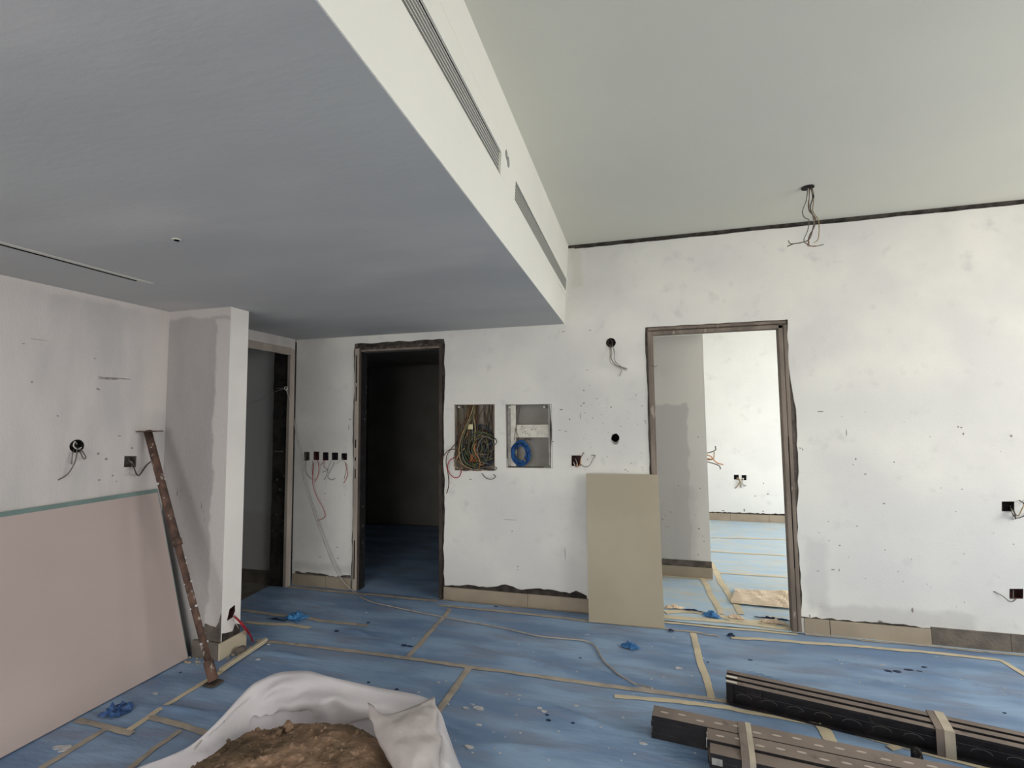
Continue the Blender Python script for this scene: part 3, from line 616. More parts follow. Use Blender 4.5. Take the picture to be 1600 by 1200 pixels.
# cream crumpled film in room 3
bm = bmesh.new(); g = []
A, Bq, Cq, Dq = [Vector((*fx(*p), 0)) for p in ((1142, 944), (1240, 953), (1240, 926), (1150, 922))]
for j in range(13):
    row = []
    for i in range(25):
        u, v = i/24, j/12; p = A.lerp(Bq, u).lerp(Dq.lerp(Cq, u), v); k = noise.noise(Vector((p.x*9, p.y*3+p.x*6, 1)))
        e = min(1, 6*min(v, 1-v)+.15); row.append(bm.verts.new((p.x+(.012*noise.noise(p*30)), p.y+.02*noise.noise(p*12), .014+(.028*abs(k)+.01)*e)))
    g.append(row)
for j in range(12):
    for i in range(24): bm.faces.new((g[j][i], g[j][i+1], g[j+1][i+1], g[j+1][i]))
tag(obj('cream_film', bm, M_cloth, None, False), 'crumpled cream film sheet on the floor inside the right doorway', 'film sheet')
# dried plaster spots and dark nicks on the film
def spots_floor(parent, L, m, name):
    bm = bmesh.new()
    for (px, py, wpx) in L:
        c = at(px, py, 2, 0); s = (c-EYE).length/FOC; rr = wpx*.5*s; z = hfun(c.x, c.y)
        pl = [(c.x+rr*rnd.uniform(.6, 1.3)*math.cos(2*PI*i/8), c.y+rr*rnd.uniform(.35, .7)*math.sin(2*PI*i/8)) for i in range(8)]
        prism(bm, pl, 2, z-.001, z+.003)
    o = obj(name, bm, m, parent); o['kind'] = 'stuff'
L = [(738, 1102, 6), (748, 1108, 16), (728, 1108, 9), (843, 1108, 8), (850, 1113, 9), (700, 1158, 7), (733, 1170, 12), (748, 1135, 7), (1005, 1164, 9), (812, 1088, 5), (900, 1104, 6), (243, 1085, 8), (100, 1172, 18), (90, 1170, 10),
     (810, 1008, 3), (572, 958, 3), (419, 1008, 5), (403, 1032, 6), (1060, 1045, 10), (1380, 950+90, 4), (685, 1068, 5), (697, 1066, 4), (700, 1102, 4), (660, 1098, 3), (390, 1012, 4)]
r = random.Random(5)
for _ in range(60): L.append((r.uniform(640, 1120), r.uniform(990, 1190), r.uniform(1.2, 4)))
for _ in range(30): L.append((r.uniform(1120, 1590), r.uniform(1015, 1090), r.uniform(1.2, 3)))
spots_floor(fs, L, M_plaster_spot, 'plaster_spot')
spots_floor(fs, [(907, 1029, 4), (855, 1119, 5), (857, 1127, 7), (895, 1131, 5), (775, 949, 5), (282, 1052, 3), (1402, 1051, 9), (1420, 1049, 8), (1437, 1051, 7), (1444, 1044, 5), (1388, 1052, 9), (1106, 1036, 3), (1172, 1032, 5), (576, 1067, 6), (620, 1078, 6), (632, 1013, 10), (640, 1014, 8), (526, 987, 8), (575, 974, 6), (1570, 1116, 3)], M_under, 'film_tear')

# ------------------------------------------------------------------ things leaning on the walls
def slab(name, o, u, v, n, lu, lv, ln, m, parent, bev=0):
    bm = bmesh.new(); obox(bm, o, u, v, n, lu, lv, ln)
    if bev: bmesh.ops.bevel(bm, geom=bm.edges[:], offset=bev, segments=1, affect='EDGES')
    return obj(name, bm, m, parent)
# pink plasterboard leaning on the left wall
pb = empty('plasterboard_sheet', (-2.70, 1.2, 0), 'wide pink-grey plasterboard sheet with green edge leaning on the left wall', 'plasterboard')
vdir = Vector((-.292, 0, 1.004)).normalized(); ndir = Vector((1.004, 0, .292)).normalized()
h = math.hypot(.292, 1.004)
slab('board', Vector((-2.708, -.3, .008)), Vector((0, 1, 0)), vdir, ndir, 2.71, h, .0125, M_panel, pb, .001)
slab('green_edge', Vector((-2.708, -.3, .008))+vdir*h-ndir*.004, Vector((0, 1, 0)), vdir, ndir, 2.711, .0025, .0165, M_panel_e, pb)
slab('green_edge', Vector((-2.708, -.3, .008))+vdir*(h-.022)+ndir*.0125, Vector((0, 1, 0)), vdir, ndir, 2.711, .0245, .0006, M_panel_e, pb)
slab('green_edge', Vector((-2.708, 2.41, .008))-ndir*.001, Vector((0, 1, 0)), vdir, ndir, .003, h, .0138, M_panel_e, pb)
# large beige tile standing against the back wall
tl = empty('floor_tile', (-.14, 3.55, 0), 'large plain beige porcelain tile standing on edge left of the right doorway', 'tile')
b0 = at(920, 972, 2, .008); b1 = at(1038.5, 981, 2, .008); t0 = at(916, 740, 1, 3.655-(b1.y-b0.y))
u = (b1-b0); lu = u.length; u.normalize(); v = (t0-b0); lv = v.length; v.normalize(); n = u.cross(v).normalized()
if n.y > 0: n = -n
slab('tile_body', b0-n*.011, u, v, n, lu, lv, .010, M_tedge, tl)
slab('glazed_face', b0-n*.001, u, v, n, lu, lv, .0012, M_tile, tl, .0004)
# rusty steel prop in the corner
pr = empty('steel_prop', (-2.33, 2.25, 0), 'rusty paint-splashed steel prop leaning in the corner by the wall stub', 'prop')
pb0 = at(333, 1062, 2, .03); pt = at(231, 674, 0, -2.965)
dd = (pt-pb0).normalized()
def ring(bm, c, d, r, hgt, seg=20):
    tube(bm, [c, c+d*hgt], r, seg, smooth=False); return bm
obj('inner_tube', ring(bmesh.new(), pb0+dd*.02, dd, .0175, (pt-pb0).length*.62), M_prop, pr, True)
obj('outer_tube', ring(bmesh.new(), pb0+dd*((pt-pb0).length*.52), dd, .0215, (pt-pb0).length*.48), M_prop, pr, True)
obj('collar', ring(bmesh.new(), pb0+dd*((pt-pb0).length*.51), dd, .026, .035), M_prop, pr)
bm = bmesh.new(); sx = dd.cross(Vector((0, 1, 0))).normalized(); sy = dd.cross(sx)
obox(bm, pt+Vector((-.04, -.045, -.003)), Vector((1, 0, 0)), Vector((0, 1, 0)), Vector((.02, 0, 1)).normalized(), .10, .10, .006); bmesh.ops.bevel(bm, geom=bm.edges[:], offset=.002, segments=1, affect='EDGES'); obj('head_plate', bm, M_prop, pr)
bm = bmesh.new(); ring(bm, pb0-dd*.005, dd, .025, .11, 12); obj('foot_socket', bm, M_prop, pr)
bm = bmesh.new(); box(bm, pb0.x-.035, pb0.x+.04, pb0.y-.035, pb0.y+.035, .008, .018, bevel=.002); obj('foot_plate', bm, M_frame_d, pr)
bm = bmesh.new()
for i in range(26):
    c = pb0+dd*rnd.uniform(.08, 1.45); a = rnd.uniform(0, 2*PI); rr = .018 if (c-pb0).length < .75 else .022
    nn = (sx*math.cos(a)+sy*math.sin(a)); bmesh.ops.create_icosphere(bm, subdivisions=1, radius=rnd.uniform(.003, .009), matrix=Matrix.Translation(c+nn*rr))
o = obj('plaster_splash', bm, M_plaster_spot, pr); o['kind'] = 'stuff'
# timber/tape curl by the nib
strip = empty('cream_trim_strip', (-2.4, 2.5, 0), 'thin cream tile trim strip lying on the floor beside the wall stub', 'trim strip')
s0 = at(344, 1049, 2, .015); s1 = at(416, 1001, 2, .015); us = (s1-s0); ls = us.length; us.normalize(); vs_ = Vector((-us.y, us.x, 0))
slab('strip_body', s0-vs_*.012, us, vs_, Vector((0, 0, 1)), ls, .022, .018, M_skirt_lt, strip, .002)
slab('strip_lip', s0-vs_*.018, us, vs_, Vector((0, 0, 1)), ls*.95, .006, .006, M_tape_lt, strip)
def lump(name, c, r, m, label=None, cat=None, seed=1, parent=None, squash=1, sub=2):
    bm = bmesh.new(); bmesh.ops.create_icosphere(bm, subdivisions=sub, radius=1)
    for v in bm.verts:
        k = 1+.35*noise.noise(v.co*1.7+Vector((seed, 0, 0)))+.1*noise.noise(v.co*5+Vector((seed, 0, 0))); v.co = Vector((v.co.x*k*r, v.co.y*k*r, v.co.z*k*r*squash)) + Vector(c)
    o = obj(name, bm, m, parent, sub > 2)
    if label: tag(o, label, cat)
    return o
c = at(376, 1018, 2, .02)
lump('rubble_lump', (c.x, c.y, .025), .03, M_mortar, 'dark mortar lump at the window side of the wall stub', 'rubble', 3)
bm = bmesh.new(); r = random.Random(3)
for i in range(40):
    p = Vector((r.uniform(-2.95, -2.52), r.uniform(2.36, 2.43), .01)) if i < 26 else Vector((r.uniform(-2.48, -2.4), r.uniform(2.45, 2.66), .01))
    bmesh.ops.create_icosphere(bm, subdivisions=1, radius=r.uniform(.004, .013), matrix=Matrix.Translation(p) @ Matrix.Diagonal((1, 1, .6, 1)))
tag(obj('rubble_crumbs', bm, M_skirt, None), 'pale crumbs and grit strewn round the foot of the wall stub', 'rubble', kind='stuff')

# ------------------------------------------------------------------ electrical boxes and wires
def jbox(name, poly, ax, v, out, depth, m, label, group=None, cat='wall box', mr=None):
    """open-fronted lining inside a cut hole"""
    cx = sum(p[0] for p in poly)/len(poly); cz = sum(p[1] for p in poly)/len(poly)
    loc = (cx, v, cz) if ax == 1 else (v, cx, cz)
    e = empty(name, loc, label, cat, group)
    bm = bmesh.new()
    def P(p, d, k):
        a, b = cx+(p[0]-cx)*k, cz+(p[1]-cz)*k; t = v+out*d
        return (a, t, b) if ax == 1 else (t, a, b)
    rings = [[bm.verts.new(P(p, d, k)) for p in poly] for d, k in ((-depth, .96), (.0, .97), (.0015, 1.06), (-.002, 1.06))]
    rings = [rings[0], rings[1], rings[2], rings[3]]
    n = len(poly); bm.faces.new(rings[0])
    for a, b in zip(rings, rings[1:]):
        for i in range(n): bm.faces.new((a[i], a[(i+1) % n], b[(i+1) % n], b[i]))
    obj('back_box', bm, m, e)
    return e
J = []
names = ['first', 'second', 'third', 'fourth', 'fifth']
for i, q in enumerate(five):
    J.append(jbox('wall_box', sq(*q), 1, YB, -1, .045, [M_boxg, M_box, M_boxb, M_boxb, M_boxb][i], '%s of five small wiring boxes between the left doorways' % names[i], 'row of five wiring boxes'))
def wb_(pp, e, m, **k): return wire(e, m, pp, 1, YB, **k)
wb_([(478, 714), (473, 722), (474, 738), (481, 752)][:3], J[0], M_wire_w, start=-.03, r=.0022)
wb_([(480, 714), (477, 726), (478, 738), (484, 746), (489, 749)], J[0], M_wire_d, start=-.03, r=.0022)
wb_([(492, 714), (489, 735), (489, 758), (496, 778), (505, 795), (508, 806), (503, 811), (496, 813)], J[1], M_wire_r, start=-.03, r=.0026)
wb_([(495, 714), (498, 728), (497, 742), (492, 753)], J[1], M_wire_r, start=-.03, r=.0026)
wb_([(490, 715), (488, 728), (488, 742)], J[1], M_wire_d, start=-.03, r=.002)
wb_([(510, 716), (505, 722), (501, 727)], J[2], M_wire_r, start=-.03, r=.002)
wb_([(508, 716), (506, 729), (512, 734), (504, 738)], J[2], M_wire_d, start=-.03, r=.002)
wb_([(521, 716), (515, 724), (512, 736), (508, 748), (506, 749)], J[3], M_wire_g, start=-.03, r=.0018)
wb_([(525, 716), (519, 730), (512, 744), (518, 750), (524, 747)], J[3], M_wire_d, start=-.03, r=.0018)
wb_([(537, 716), (531, 720), (526, 724)], J[4], M_wire_w, start=-.03, r=.0022)
wb_([(538, 717), (541, 730), (543, 740), (540, 750), (537, 755)], J[4], M_wire_r, start=-.03, r=.0028)
wb_([(536, 717), (541, 727), (540, 738), (538, 748)], J[4], M_wire_g, start=-.03, r=.002)
jr = jbox('wall_box', sq(*boxes[5]), 1, YB, -1, .045, M_box, 'square dark wiring box just above the left corner of the standing tile')
wb_([(905, 722), (908, 714), (912, 707)], jr, M_wire_br, start=-.03, r=.003)
wb_([(903, 722), (900, 729), (906, 726), (907, 716)], jr, M_wire_o, start=-.03, r=.003)
wb_([(899, 716), (902, 726), (900, 730), (896, 722)], jr, M_wire_w, start=-.03, r=.003)
wb_([(905, 722), (912, 729), (920, 728), (926, 718), (930, 712), (924, 711)], jr, M_wire_g, start=-.03, r=.0025)
j = jbox('wall_box', sq(*boxes[6]), 1, YB, -1, .045, M_boxb, 'square dark wiring box high on the back wall at the right edge')
wb_([(1578, 790), (1582, 800), (1583, 812)], j, M_wire_w, start=-.03, r=.003)
wb_([(1576, 790), (1584, 798), (1587, 811)], j, M_wire_d, start=-.03, r=.003)
wb_([(1577, 792), (1586, 808), (1596, 808), (1606, 802)], j, M_wire_d, start=-.03, r=.0028, rise=.06)
wb_([(1580, 793), (1590, 806), (1597, 795), (1604, 780)], j, M_wire_t, start=-.03, r=.003, rise=.06)
wb_([(1606, 800), (1600, 787), (1593, 782)], j, M_wire_d, start=.03, r=.003, rise=.06)
j = jbox('wall_box', sq(*boxes[7]), 1, YB, -1, .045, M_box, 'square dark red wiring box low on the back wall at the right edge')
wb_([(1590, 934), (1582, 940), (1576, 939), (1566, 931), (1553, 924)], j, M_wire_g, start=-.02, r=.0025)
wb_([(1583, 922), (1583, 934)], j, M_wire_g, start=-.02, r=.003)
e = jbox('round_wall_box', circle_poly(R1.x, R1.z, .034), 1, YB, -1, .045, M_boxb, 'round open lamp box high on the wall left of the right doorway', cat='wall box')
for pp, m, rr in (([(954, 538), (955, 548), (955, 560), (962, 570), (972, 574), (980, 576)], M_wire_g, .003), ([(957, 538), (960, 552), (961, 564), (970, 573), (979, 579)], M_wire_g, .0022),
               ([(953, 538), (953, 556), (954, 566), (964, 573), (971, 578), (968, 588)], M_wire_t, .0022), ([(956, 537), (958, 546), (954, 560)], M_wire_w, .002)): wb_(pp, e, m, r=rr, start=-.02, rise=.05)
wb_([(948, 534), (953, 530), (957, 536), (955, 542), (950, 540), (950, 533)], e, M_wire_d, r=.004, start=-.01, rise=.006)
jbox('round_wall_box', circle_poly(R2.x, R2.z, .029, j=.1, seed=4), 1, YB, -1, .06, M_slot, 'empty round black hole with chipped rim above the standing tile', cat='wall box')
o = obj('patched_ring', prism(bmesh.new(), [(R2.x-.012, R2.z-.05), (R2.x+.012, R2.z-.05), (R2.x+.03, R2.z-.02), (R2.x+.02, R2.z-.026), (R2.x, R2.z-.033), (R2.x-.02, R2.z-.026), (R2.x-.03, R2.z-.02)], 1, YB-.002, YB), M_mark, wb)
# left wall boxes
P0 = at(120, 697, 0, XL)
e = jbox('round_wall_box', circle_poly(P0.y, P0.z, .034), 0, XL, 1, .05, M_boxb, 'round open lamp box with grey wires on the left wall', cat='wall box')
def wl_(pp, e, m, **k): return wire(e, m, pp, 0, XL, out=1, **k)
wl_([(119, 698), (120, 708), (117, 722), (110, 735), (103, 743), (91, 750)], e, M_wire_g, r=.0035, start=-.02, rise=.05)
wl_([(116, 700), (113, 712), (112, 725)], e, M_wire_g, r=.0025, start=-.02)
wl_([(122, 698), (126, 708), (131, 717), (134, 714), (128, 704), (124, 700)], e, M_wire_g, r=.0032, start=-.02, rise=.04)
wl_([(120, 694), (117, 690), (115, 697), (121, 702), (127, 699)], e, M_wire_w, r=.003, start=-.01, rise=.01)
e = jbox('wall_box', LB, 0, XL, 1, .045, M_boxg, 'square brownish wiring box on the left wall just left of the steel prop')
wl_([(202, 720), (208, 728), (213, 740), (217, 743), (222, 737), (229, 727), (236, 721)], e, M_wire_d, r=.0035, start=-.01, rise=.05)
wl_([(199, 718), (205, 722), (209, 728)], e, M_wire_g, r=.004, start=-.02, rise=.02)
for pp in ([(206, 728), (200, 738), (196, 743)], [(207, 729), (207, 738), (206, 743)], [(208, 729), (212, 738), (213, 742)]): wl_(pp, e, M_wire_w, r=.002, start=.0)
# nib box
e = jbox('wall_box', [(nb.y-.028, nb.z-.033), (nb.y+.011, nb.z-.028), (nb.y+.028, nb.z+.0), (nb.y+.026, nb.z+.038), (nb.y-.011, nb.z+.028)], 0, -2.51, 1, .04, M_box, 'low wiring box with red cables on the end of the wall stub')
for k_, (pp, m, rr) in enumerate((([(363, 962), (372, 970), (383, 984), (391, 994), (395, 1004)], M_wire_r, .003), ([(364, 960), (374, 969), (384, 980), (395, 1000), (396, 1022)], M_wire_r, .0028),
                ([(366, 964), (376, 972), (388, 988), (393, 996)], M_wire_r, .003), ([(362, 966), (368, 974), (373, 982)], M_wire_w, .0025))):
    wire(e, m, pp, 0, -2.51, r=rr, out=1, rise=.03+.05*(k_ < 3), start=-.02)
# far-room boxes
for i, (a, b, c, d) in enumerate(FB):
    e = jbox('wall_box', qpoly([(a, d), (c, d), (c, b), (a, b)], 1, 7.26), 1, 7.26, -1, .045, M_boxb, ['left', 'right'][i] + ' one of the twin wiring boxes on the far wall of the bright room', 'twin wiring boxes in the bright room')
    if i == 0:
        for pp in ([(1151, 747), (1156, 753), (1149, 763)], [(1151, 746), (1156, 750), (1158, 762)]): wire(e, M_wire_t, pp, 1, 7.26, r=.006, start=-.01)
    else:
        for pp in ([(1161, 747), (1156, 750), (1164, 760)], [(1162, 747), (1160, 755), (1166, 759)]): wire(e, M_wire_w, pp, 1, 7.26, r=.006, start=-.01)
e = empty('wire_bundle', (.56, 6.0, 1.0), 'orange and grey wire tails sticking out behind the corner in the bright room', 'wires')
for pp, m in (([(1101, 706), (1108, 712), (1113, 716), (1120, 723), (1130, 726)], M_wire_o), ([(1102, 711), (1108, 717), (1114, 717)], M_wire_o), ([(1111, 713), (1115, 705), (1118, 697)], M_wire_g), ([(1113, 716), (1120, 726), (1126, 733)], M_wire_g), ([(1104, 716), (1112, 718), (1116, 706)], M_wire_t)):
    obj('wire', tube(bmesh.new(), [at(p[0], p[1], 1, 6.0) if i else Vector((.555, 6.0, at(p[0], p[1], 1, 6.0).z)) for i, p in enumerate(pp)], .0065, 6), m, e, True)

# wiring cabinet 1: tangle of cables
def cab_lining(e, poly, m, depth=.095):
    xs = [p[0] for p in poly]; zs = [p[1] for p in poly]; x0, x1, z0, z1 = min(xs)+.002, max(xs)-.002, min(zs)+.002, max(zs)-.002
    bm = bmesh.new(); y0, y1 = YB-.001, YB+depth
    box(bm, x0, x1, y1-.003, y1, z0, z1); box(bm, x0, x0+.003, y0, y1, z0, z1); box(bm, x1-.003, x1, y0, y1, z0, z1); box(bm, x0, x1, y0, y1, z0, z0+.003); box(bm, x0, x1, y0, y1, z1-.003, z1)
    obj('cabinet_shell', bm, m, e); return x0, x1, z0, z1
c1 = empty('wiring_cabinet', (-1.3, YB, 1.03), 'recessed wall cabinet overflowing with brown and green cables, nearer the middle doorway', 'wiring cabinet')
M_shell = mat('brown_cabinet', lin((176, 166, 154)), lin((160, 150, 138)), 6, .8)
x0, x1, z0, z1 = cab_lining(c1, CAB1, M_shell)
r = random.Random(21); mats = [M_wire_br, M_wire_gn, M_wire_t, M_wire_d, M_wire_g, M_wire_gn, M_wire_g, M_wire_bld, M_wire_br, M_wire_d]
def loop(cx, cz, rx, rz, a0, a1, y, m, rr, n=9, jit=.008, parent=c1):
    pts = [Vector((cx+rx*math.cos(a0+(a1-a0)*i/n)+r.uniform(-jit, jit), y+r.uniform(-.01, .01), cz+rz*math.sin(a0+(a1-a0)*i/n)+r.uniform(-jit, jit))) for i in range(n+1)]
    obj('cable', tube(bmesh.new(), pts, rr, 6, 4), m, parent, True)
# coils, big loops round the lower half
for i in range(60):
    big = i % 2
    cx = (x0+x1)/2+r.uniform(-.04, .06) if big else x1-.10+r.uniform(-.03, .03); cz = z0+.17+r.uniform(-.05, .05)
    rx = r.uniform(.08, .13) if big else r.uniform(.04, .09); rz = r.uniform(.10, .15) if big else r.uniform(.06, .12)
    cx = max(x0+rx+.008, min(x1-rx-.008, cx)); cz = max(z0+rz+.01, cz)
    a = r.uniform(0, 6.28); loop(cx, cz, rx, rz, a, a+r.uniform(3.5, 6.5), YB+r.uniform(.012, .07), mats[i % 10], r.uniform(.003, .005))
for i in range(34):                                           # cables hanging from the top
    xa = r.uniform(x0+.03, x1-.03) if i > 8 else x0+.13+r.uniform(-.03, .05); xb = x0+.05+r.uniform(-.02, .05) if i < 11 else xa+r.uniform(-.03, .03)
    xb = max(x0+.012, xb); zb = z0+r.uniform(.08, .28); ym = YB+r.uniform(.02, .075)
    pts = [Vector((xa, ym, z1-.006)), Vector(((xa*.7+xb*.3)+r.uniform(-.01, .01), ym-.004, z1-.12)), Vector(((xa+xb)/2+r.uniform(-.015, .015), ym-.008, (z1+zb)/2)), Vector((xb, ym-.01, zb))]
    obj('cable', tube(bmesh.new(), pts, r.uniform(.003, .005), 6, 5), [M_wire_br, M_wire_t, M_wire_br, M_wire_gn, M_wire_gn, M_wire_d, M_wire_br, M_wire_g][i % 8], c1, True)
for i in range(12):                                           # copper-coloured tails
    xa = x0+.13+r.uniform(0, .05); za = z0+.13
    obj('cable', tube(bmesh.new(), [Vector((xa, YB+.01, za)), Vector((xa+r.uniform(-.02, .02), YB-.006, za-.03)), Vector((xa+r.uniform(-.03, .03), YB+.002, za-.06))], .0025, 5, 4), [M_wire_o, M_wire_t, M_wire_o, M_wire_r][i % 4], c1, True)
for pp, m in (([(716, 702), (702, 703), (692, 714), (690, 735)][:3]+[(689, 722), (693, 738)], M_wire_br), ([(714, 690), (700, 708), (697, 722), (700, 740), (701, 758), (698, 771)], M_wire_br), ([(716, 712), (702, 720), (697, 735)][:2]+[(700, 735), (709, 746), (718, 744), (722, 730)], M_wire_r),
              ([(720, 690), (711, 705), (710, 722), (722, 735), (742, 733), (765, 729), (776, 731), (770, 735), (752, 733)], M_wire_g), ([(752, 738), (758, 746), (767, 749), (774, 745), (771, 741)], M_wire_g),
              ([(745, 690), (741, 702), (750, 722), (748, 732)], M_wire_o), ([(768, 680), (776, 690), (768, 700), (760, 715), (770, 722)], M_wire_d), ([(770, 690), (760, 700), (757, 715), (764, 726), (772, 718)], M_wire_bld)):
    wire(c1, m, pp, 1, YB, r=.0034, rise=.03, start=-.01, name='cable')
for pp, m in (([(740, 633), (733, 655), (722, 680), (717, 705), (722, 724), (738, 733), (756, 734)], M_wire_t), ([(737, 633), (729, 658), (719, 684), (714, 708), (719, 726), (735, 734), (752, 735)], M_wire_br), ([(743, 633), (737, 652), (726, 676), (721, 700), (727, 722), (744, 731)], M_wire_gn),
              ([(732, 634), (728, 650), (722, 664), (716, 660), (715, 675), (721, 690)], M_wire_br), ([(772, 682), (754, 676), (741, 690), (738, 708), (752, 722), (770, 716)], M_wire_gn), ([(773, 688), (756, 683), (746, 700), (750, 720), (766, 726)], M_wire_g), ([(726, 700), (716, 712), (710, 728), (722, 732), (716, 718)], M_wire_t)):
    wire(c1, m, pp, 1, YB, r=.0048, rise=.012, start=-.01, name='cable')
o = obj('paper_tag', B(x0+.115, x0+.155, YB+.004, YB+.007, z0+.33, z0+.37), mat('yellow_tag', lin((222, 214, 170)), None, 5), c1)
obj('fixing_screw', tube(bmesh.new(), [Vector((x0+.035, YB-.004, z1-.02)), Vector((x0+.035, YB+.09, z1-.02))], .007, 10, smooth=False), M_galv_l, c1)
# cabinet 2
c2 = empty('wiring_cabinet', (-.86, YB, 1.05), 'recessed steel wall cabinet with one blue cable coil, beside the cable-filled one', 'wiring cabinet')
x0, x1, z0, z1 = cab_lining(c2, CAB2, mat('grey_cabinet', lin((152, 148, 142)), lin((140, 136, 131)), 6, .7))
obj('side_rail', B(x0+.035, x0+.075, YB+.012, YB+.03, z0+.01, z1-.004, bevel=.001), M_galv_l, c2)
obj('side_rail', B(x0+.004, x0+.03, YB+.03, YB+.05, z0+.01, z1-.004, bevel=.001), M_galv, c2)
obj('side_rail', B(x1-.035, x1-.022, YB+.03, YB+.04, z0+.02, z1-.004, bevel=.001), M_galv, c2)
bm = B(x0+.076, x1-.035, YB+.035, YB+.043, z0+.235, z0+.335, bevel=.001); cp = obj('cross_plate', bm, M_galv_l, c2)
bm = bmesh.new()
for i in range(14):
    a, b = x0+.10+r.uniform(0, .15), z0+.25+r.uniform(0, .07); box(bm, a, a+.004, YB+.0335, YB+.0352, b, b+.007)
o = obj('fixing_hole', bm, M_slot, cp); o['kind'] = 'stuff'
bm = bmesh.new()
for i in range(12): box(bm, x0+.066, x0+.072, YB+.0105, YB+.0125, z0+.06+i*.016, z0+.066+i*.016)
o = obj('rail_slot', bm, M_slot, c2); o['kind'] = 'stuff'
for sx_ in (x0+.03, x1-.06): obj('fixing_screw', tube(bmesh.new(), [Vector((sx_ if sx_ > x0+.1 else sx_, YB-.002, z1-.022)), Vector((sx_, YB+.09, z1-.022))], .007, 10, smooth=False), M_galv_l, c2)
for i in range(24):
    a = r.uniform(0, 6.28); k = r.uniform(.65, 1.1); loop(x0+.118+r.uniform(-.008, .008), z0+.112, .070*k, .092*k, a, a+6.0, YB+r.uniform(-.002, .03), M_wire_bl, .0036, 12, .004, c2)
loop(x0+.125, z0+.115, .05, .08, 1.2, 4.9, YB+.005, M_wire_d, .003, 10, .003, c2)
obj('cable', tube(bmesh.new(), [Vector((x0+.11, YB+.02, z0+.19)), Vector((x0+.16, YB+.01, z0+.225)), Vector((x0+.20, YB+.012, z0+.215))], .004, 6), M_wire_d, c2, True)
obj('cable', tube(bmesh.new(), [Vector((x0+.11, YB+.03, z1-.005)), Vector((x0+.095, YB+.02, z1-.1)), Vector((x0+.075, YB+.01, z1-.2)), Vector((x0+.065, YB+.012, z1-.28))], .002, 5), M_wire_d, c2, True)
obj('cable', tube(bmesh.new(), [Vector((x0+.075, YB+.01, z1-.19)), Vector((x0+.095, YB+.008, z1-.25)), Vector((x0+.105, YB+.008, z1-.31))], .002, 5), M_wire_d, c2, True)
obj('cable_end', tube(bmesh.new(), [Vector((x0+.12, YB-.002, z0+.10)), Vector((x0+.145, YB-.008, z0+.07)), Vector((x0+.155, YB-.006, z0+.05))], .0035, 6), M_wire_t, c2, True)

# ceiling outlet with hanging wires
p = at(1262, 292.5, 2, ZC)
ce = empty('ceiling_outlet', (p.x, p.y, ZC), 'dark round outlet in the high ceiling with long wires hanging down', 'ceiling outlet')
bm = bmesh.new(); tube(bm, [Vector((p.x, p.y, ZC-.006)), Vector((p.x, p.y, ZC+.002))], .034, 16, smooth=False); obj('outlet_ring', bm, M_boxb, ce)
for pp, m, rr in (([(1262, 293), (1260, 312), (1254, 330), (1257, 340), (1264, 344), (1262, 360), (1256, 375), (1262, 382), (1272, 385), (1287, 382)], M_wire_g, .0026),
                  ([(1267, 293), (1270, 308), (1266, 325), (1272, 342), (1270, 358), (1264, 374), (1252, 379), (1240, 381), (1230, 385)], M_wire_g, .0036),
                  ([(1265, 293), (1264, 310), (1264, 328), (1274, 341), (1272, 355), (1264, 370), (1264, 382)], M_wire_br, .0028),
                  ([(1268, 293), (1271, 312), (1270, 330), (1278, 342), (1280, 358), (1278, 374), (1272, 379)], M_wire_t, .0026),
                  ([(1240, 381), (1234, 380), (1232, 376)], M_wire_g, .0026), ([(1268, 294), (1270, 302), (1271, 309)], M_wire_d, .005),
                  ([(1263, 294), (1264, 318), (1269, 336), (1271, 346)], M_wire_w, .002), ([(1264, 375), (1262, 384), (1275, 384)], M_wire_o, .002)):
    obj('wire', tube(bmesh.new(), [at(a, b, 1, p.y+.01*math.sin(i*1.7)) for i, (a, b) in enumerate(pp)], rr, 6), m, ce, True)
cs_ = at(276, 374, 2, ZS)
sd = empty('ceiling_spot', (cs_.x, cs_.y, ZS), 'tiny pale round fitting alone in the low soffit', 'ceiling fitting')
bm = bmesh.new(); tube(bm, [Vector((cs_.x, cs_.y, ZS-.004)), Vector((cs_.x, cs_.y, ZS+.004))], .016, 14, smooth=False); obj('rim', bm, M_galv_l, sd)
bm = bmesh.new(); tube(bm, [Vector((cs_.x, cs_.y, ZS-.0055)), Vector((cs_.x, cs_.y, ZS-.004))], .0105, 12, smooth=False); obj('opening', bm, M_slot, sd)
# black fills put in as the shade inside the two open beam holes
for k_, (yy, zz, rr) in enumerate(((hy, hz, .0155), (hy2, hz2, .0185))):
    xx = bx(yy, (zz-ZS)/(ZC-ZS)); bm = bmesh.new(); tube(bm, [Vector((xx-.045, yy, zz)), Vector((xx-.004, yy, zz))], rr, 10, smooth=False)
    tag(obj('hole_shade_fill', bm, M_slot), ['upper', 'lower'][k_]+' of the two small dark holes in the bulkhead between the air grilles', 'wall hole', 'pair of bulkhead holes')

# long beige cable: from the left doorway tie down the wall and across the floor
cab = empty('extension_cable', (-2.3, 3.5, 0), 'thin beige cable hanging from the left door frame and winding across the floor', 'cable')
pts = [at(447, 607, 0, -2.985), at(456, 640, 1, 3.64), at(463, 680, 1, 3.65), at(471, 715, 1, 3.655), at(474, 745, 1, 3.65), at(490, 800, 1, 3.64), at(508, 850, 1, 3.64), at(527, 895, 1, 3.63)]
fl = [(550, 922), (575, 938), (620, 949), (680, 961), (740, 973), (790, 982), (840, 993), (880, 998), (912, 1001), (930, 1010), (942, 1030), (965, 1052), (992, 1070), (1006, 1084), (1020, 1108)]
for a, b in fl:
    q = at(a, b, 2, .012); q.z = hfun(q.x, q.y)+.007; pts.append(q)
pts[-1].z = .11; pts[-2].z = .05
obj('cord', tube(bmesh.new(), pts, .0047, 7, 6), M_cable, cab, True)
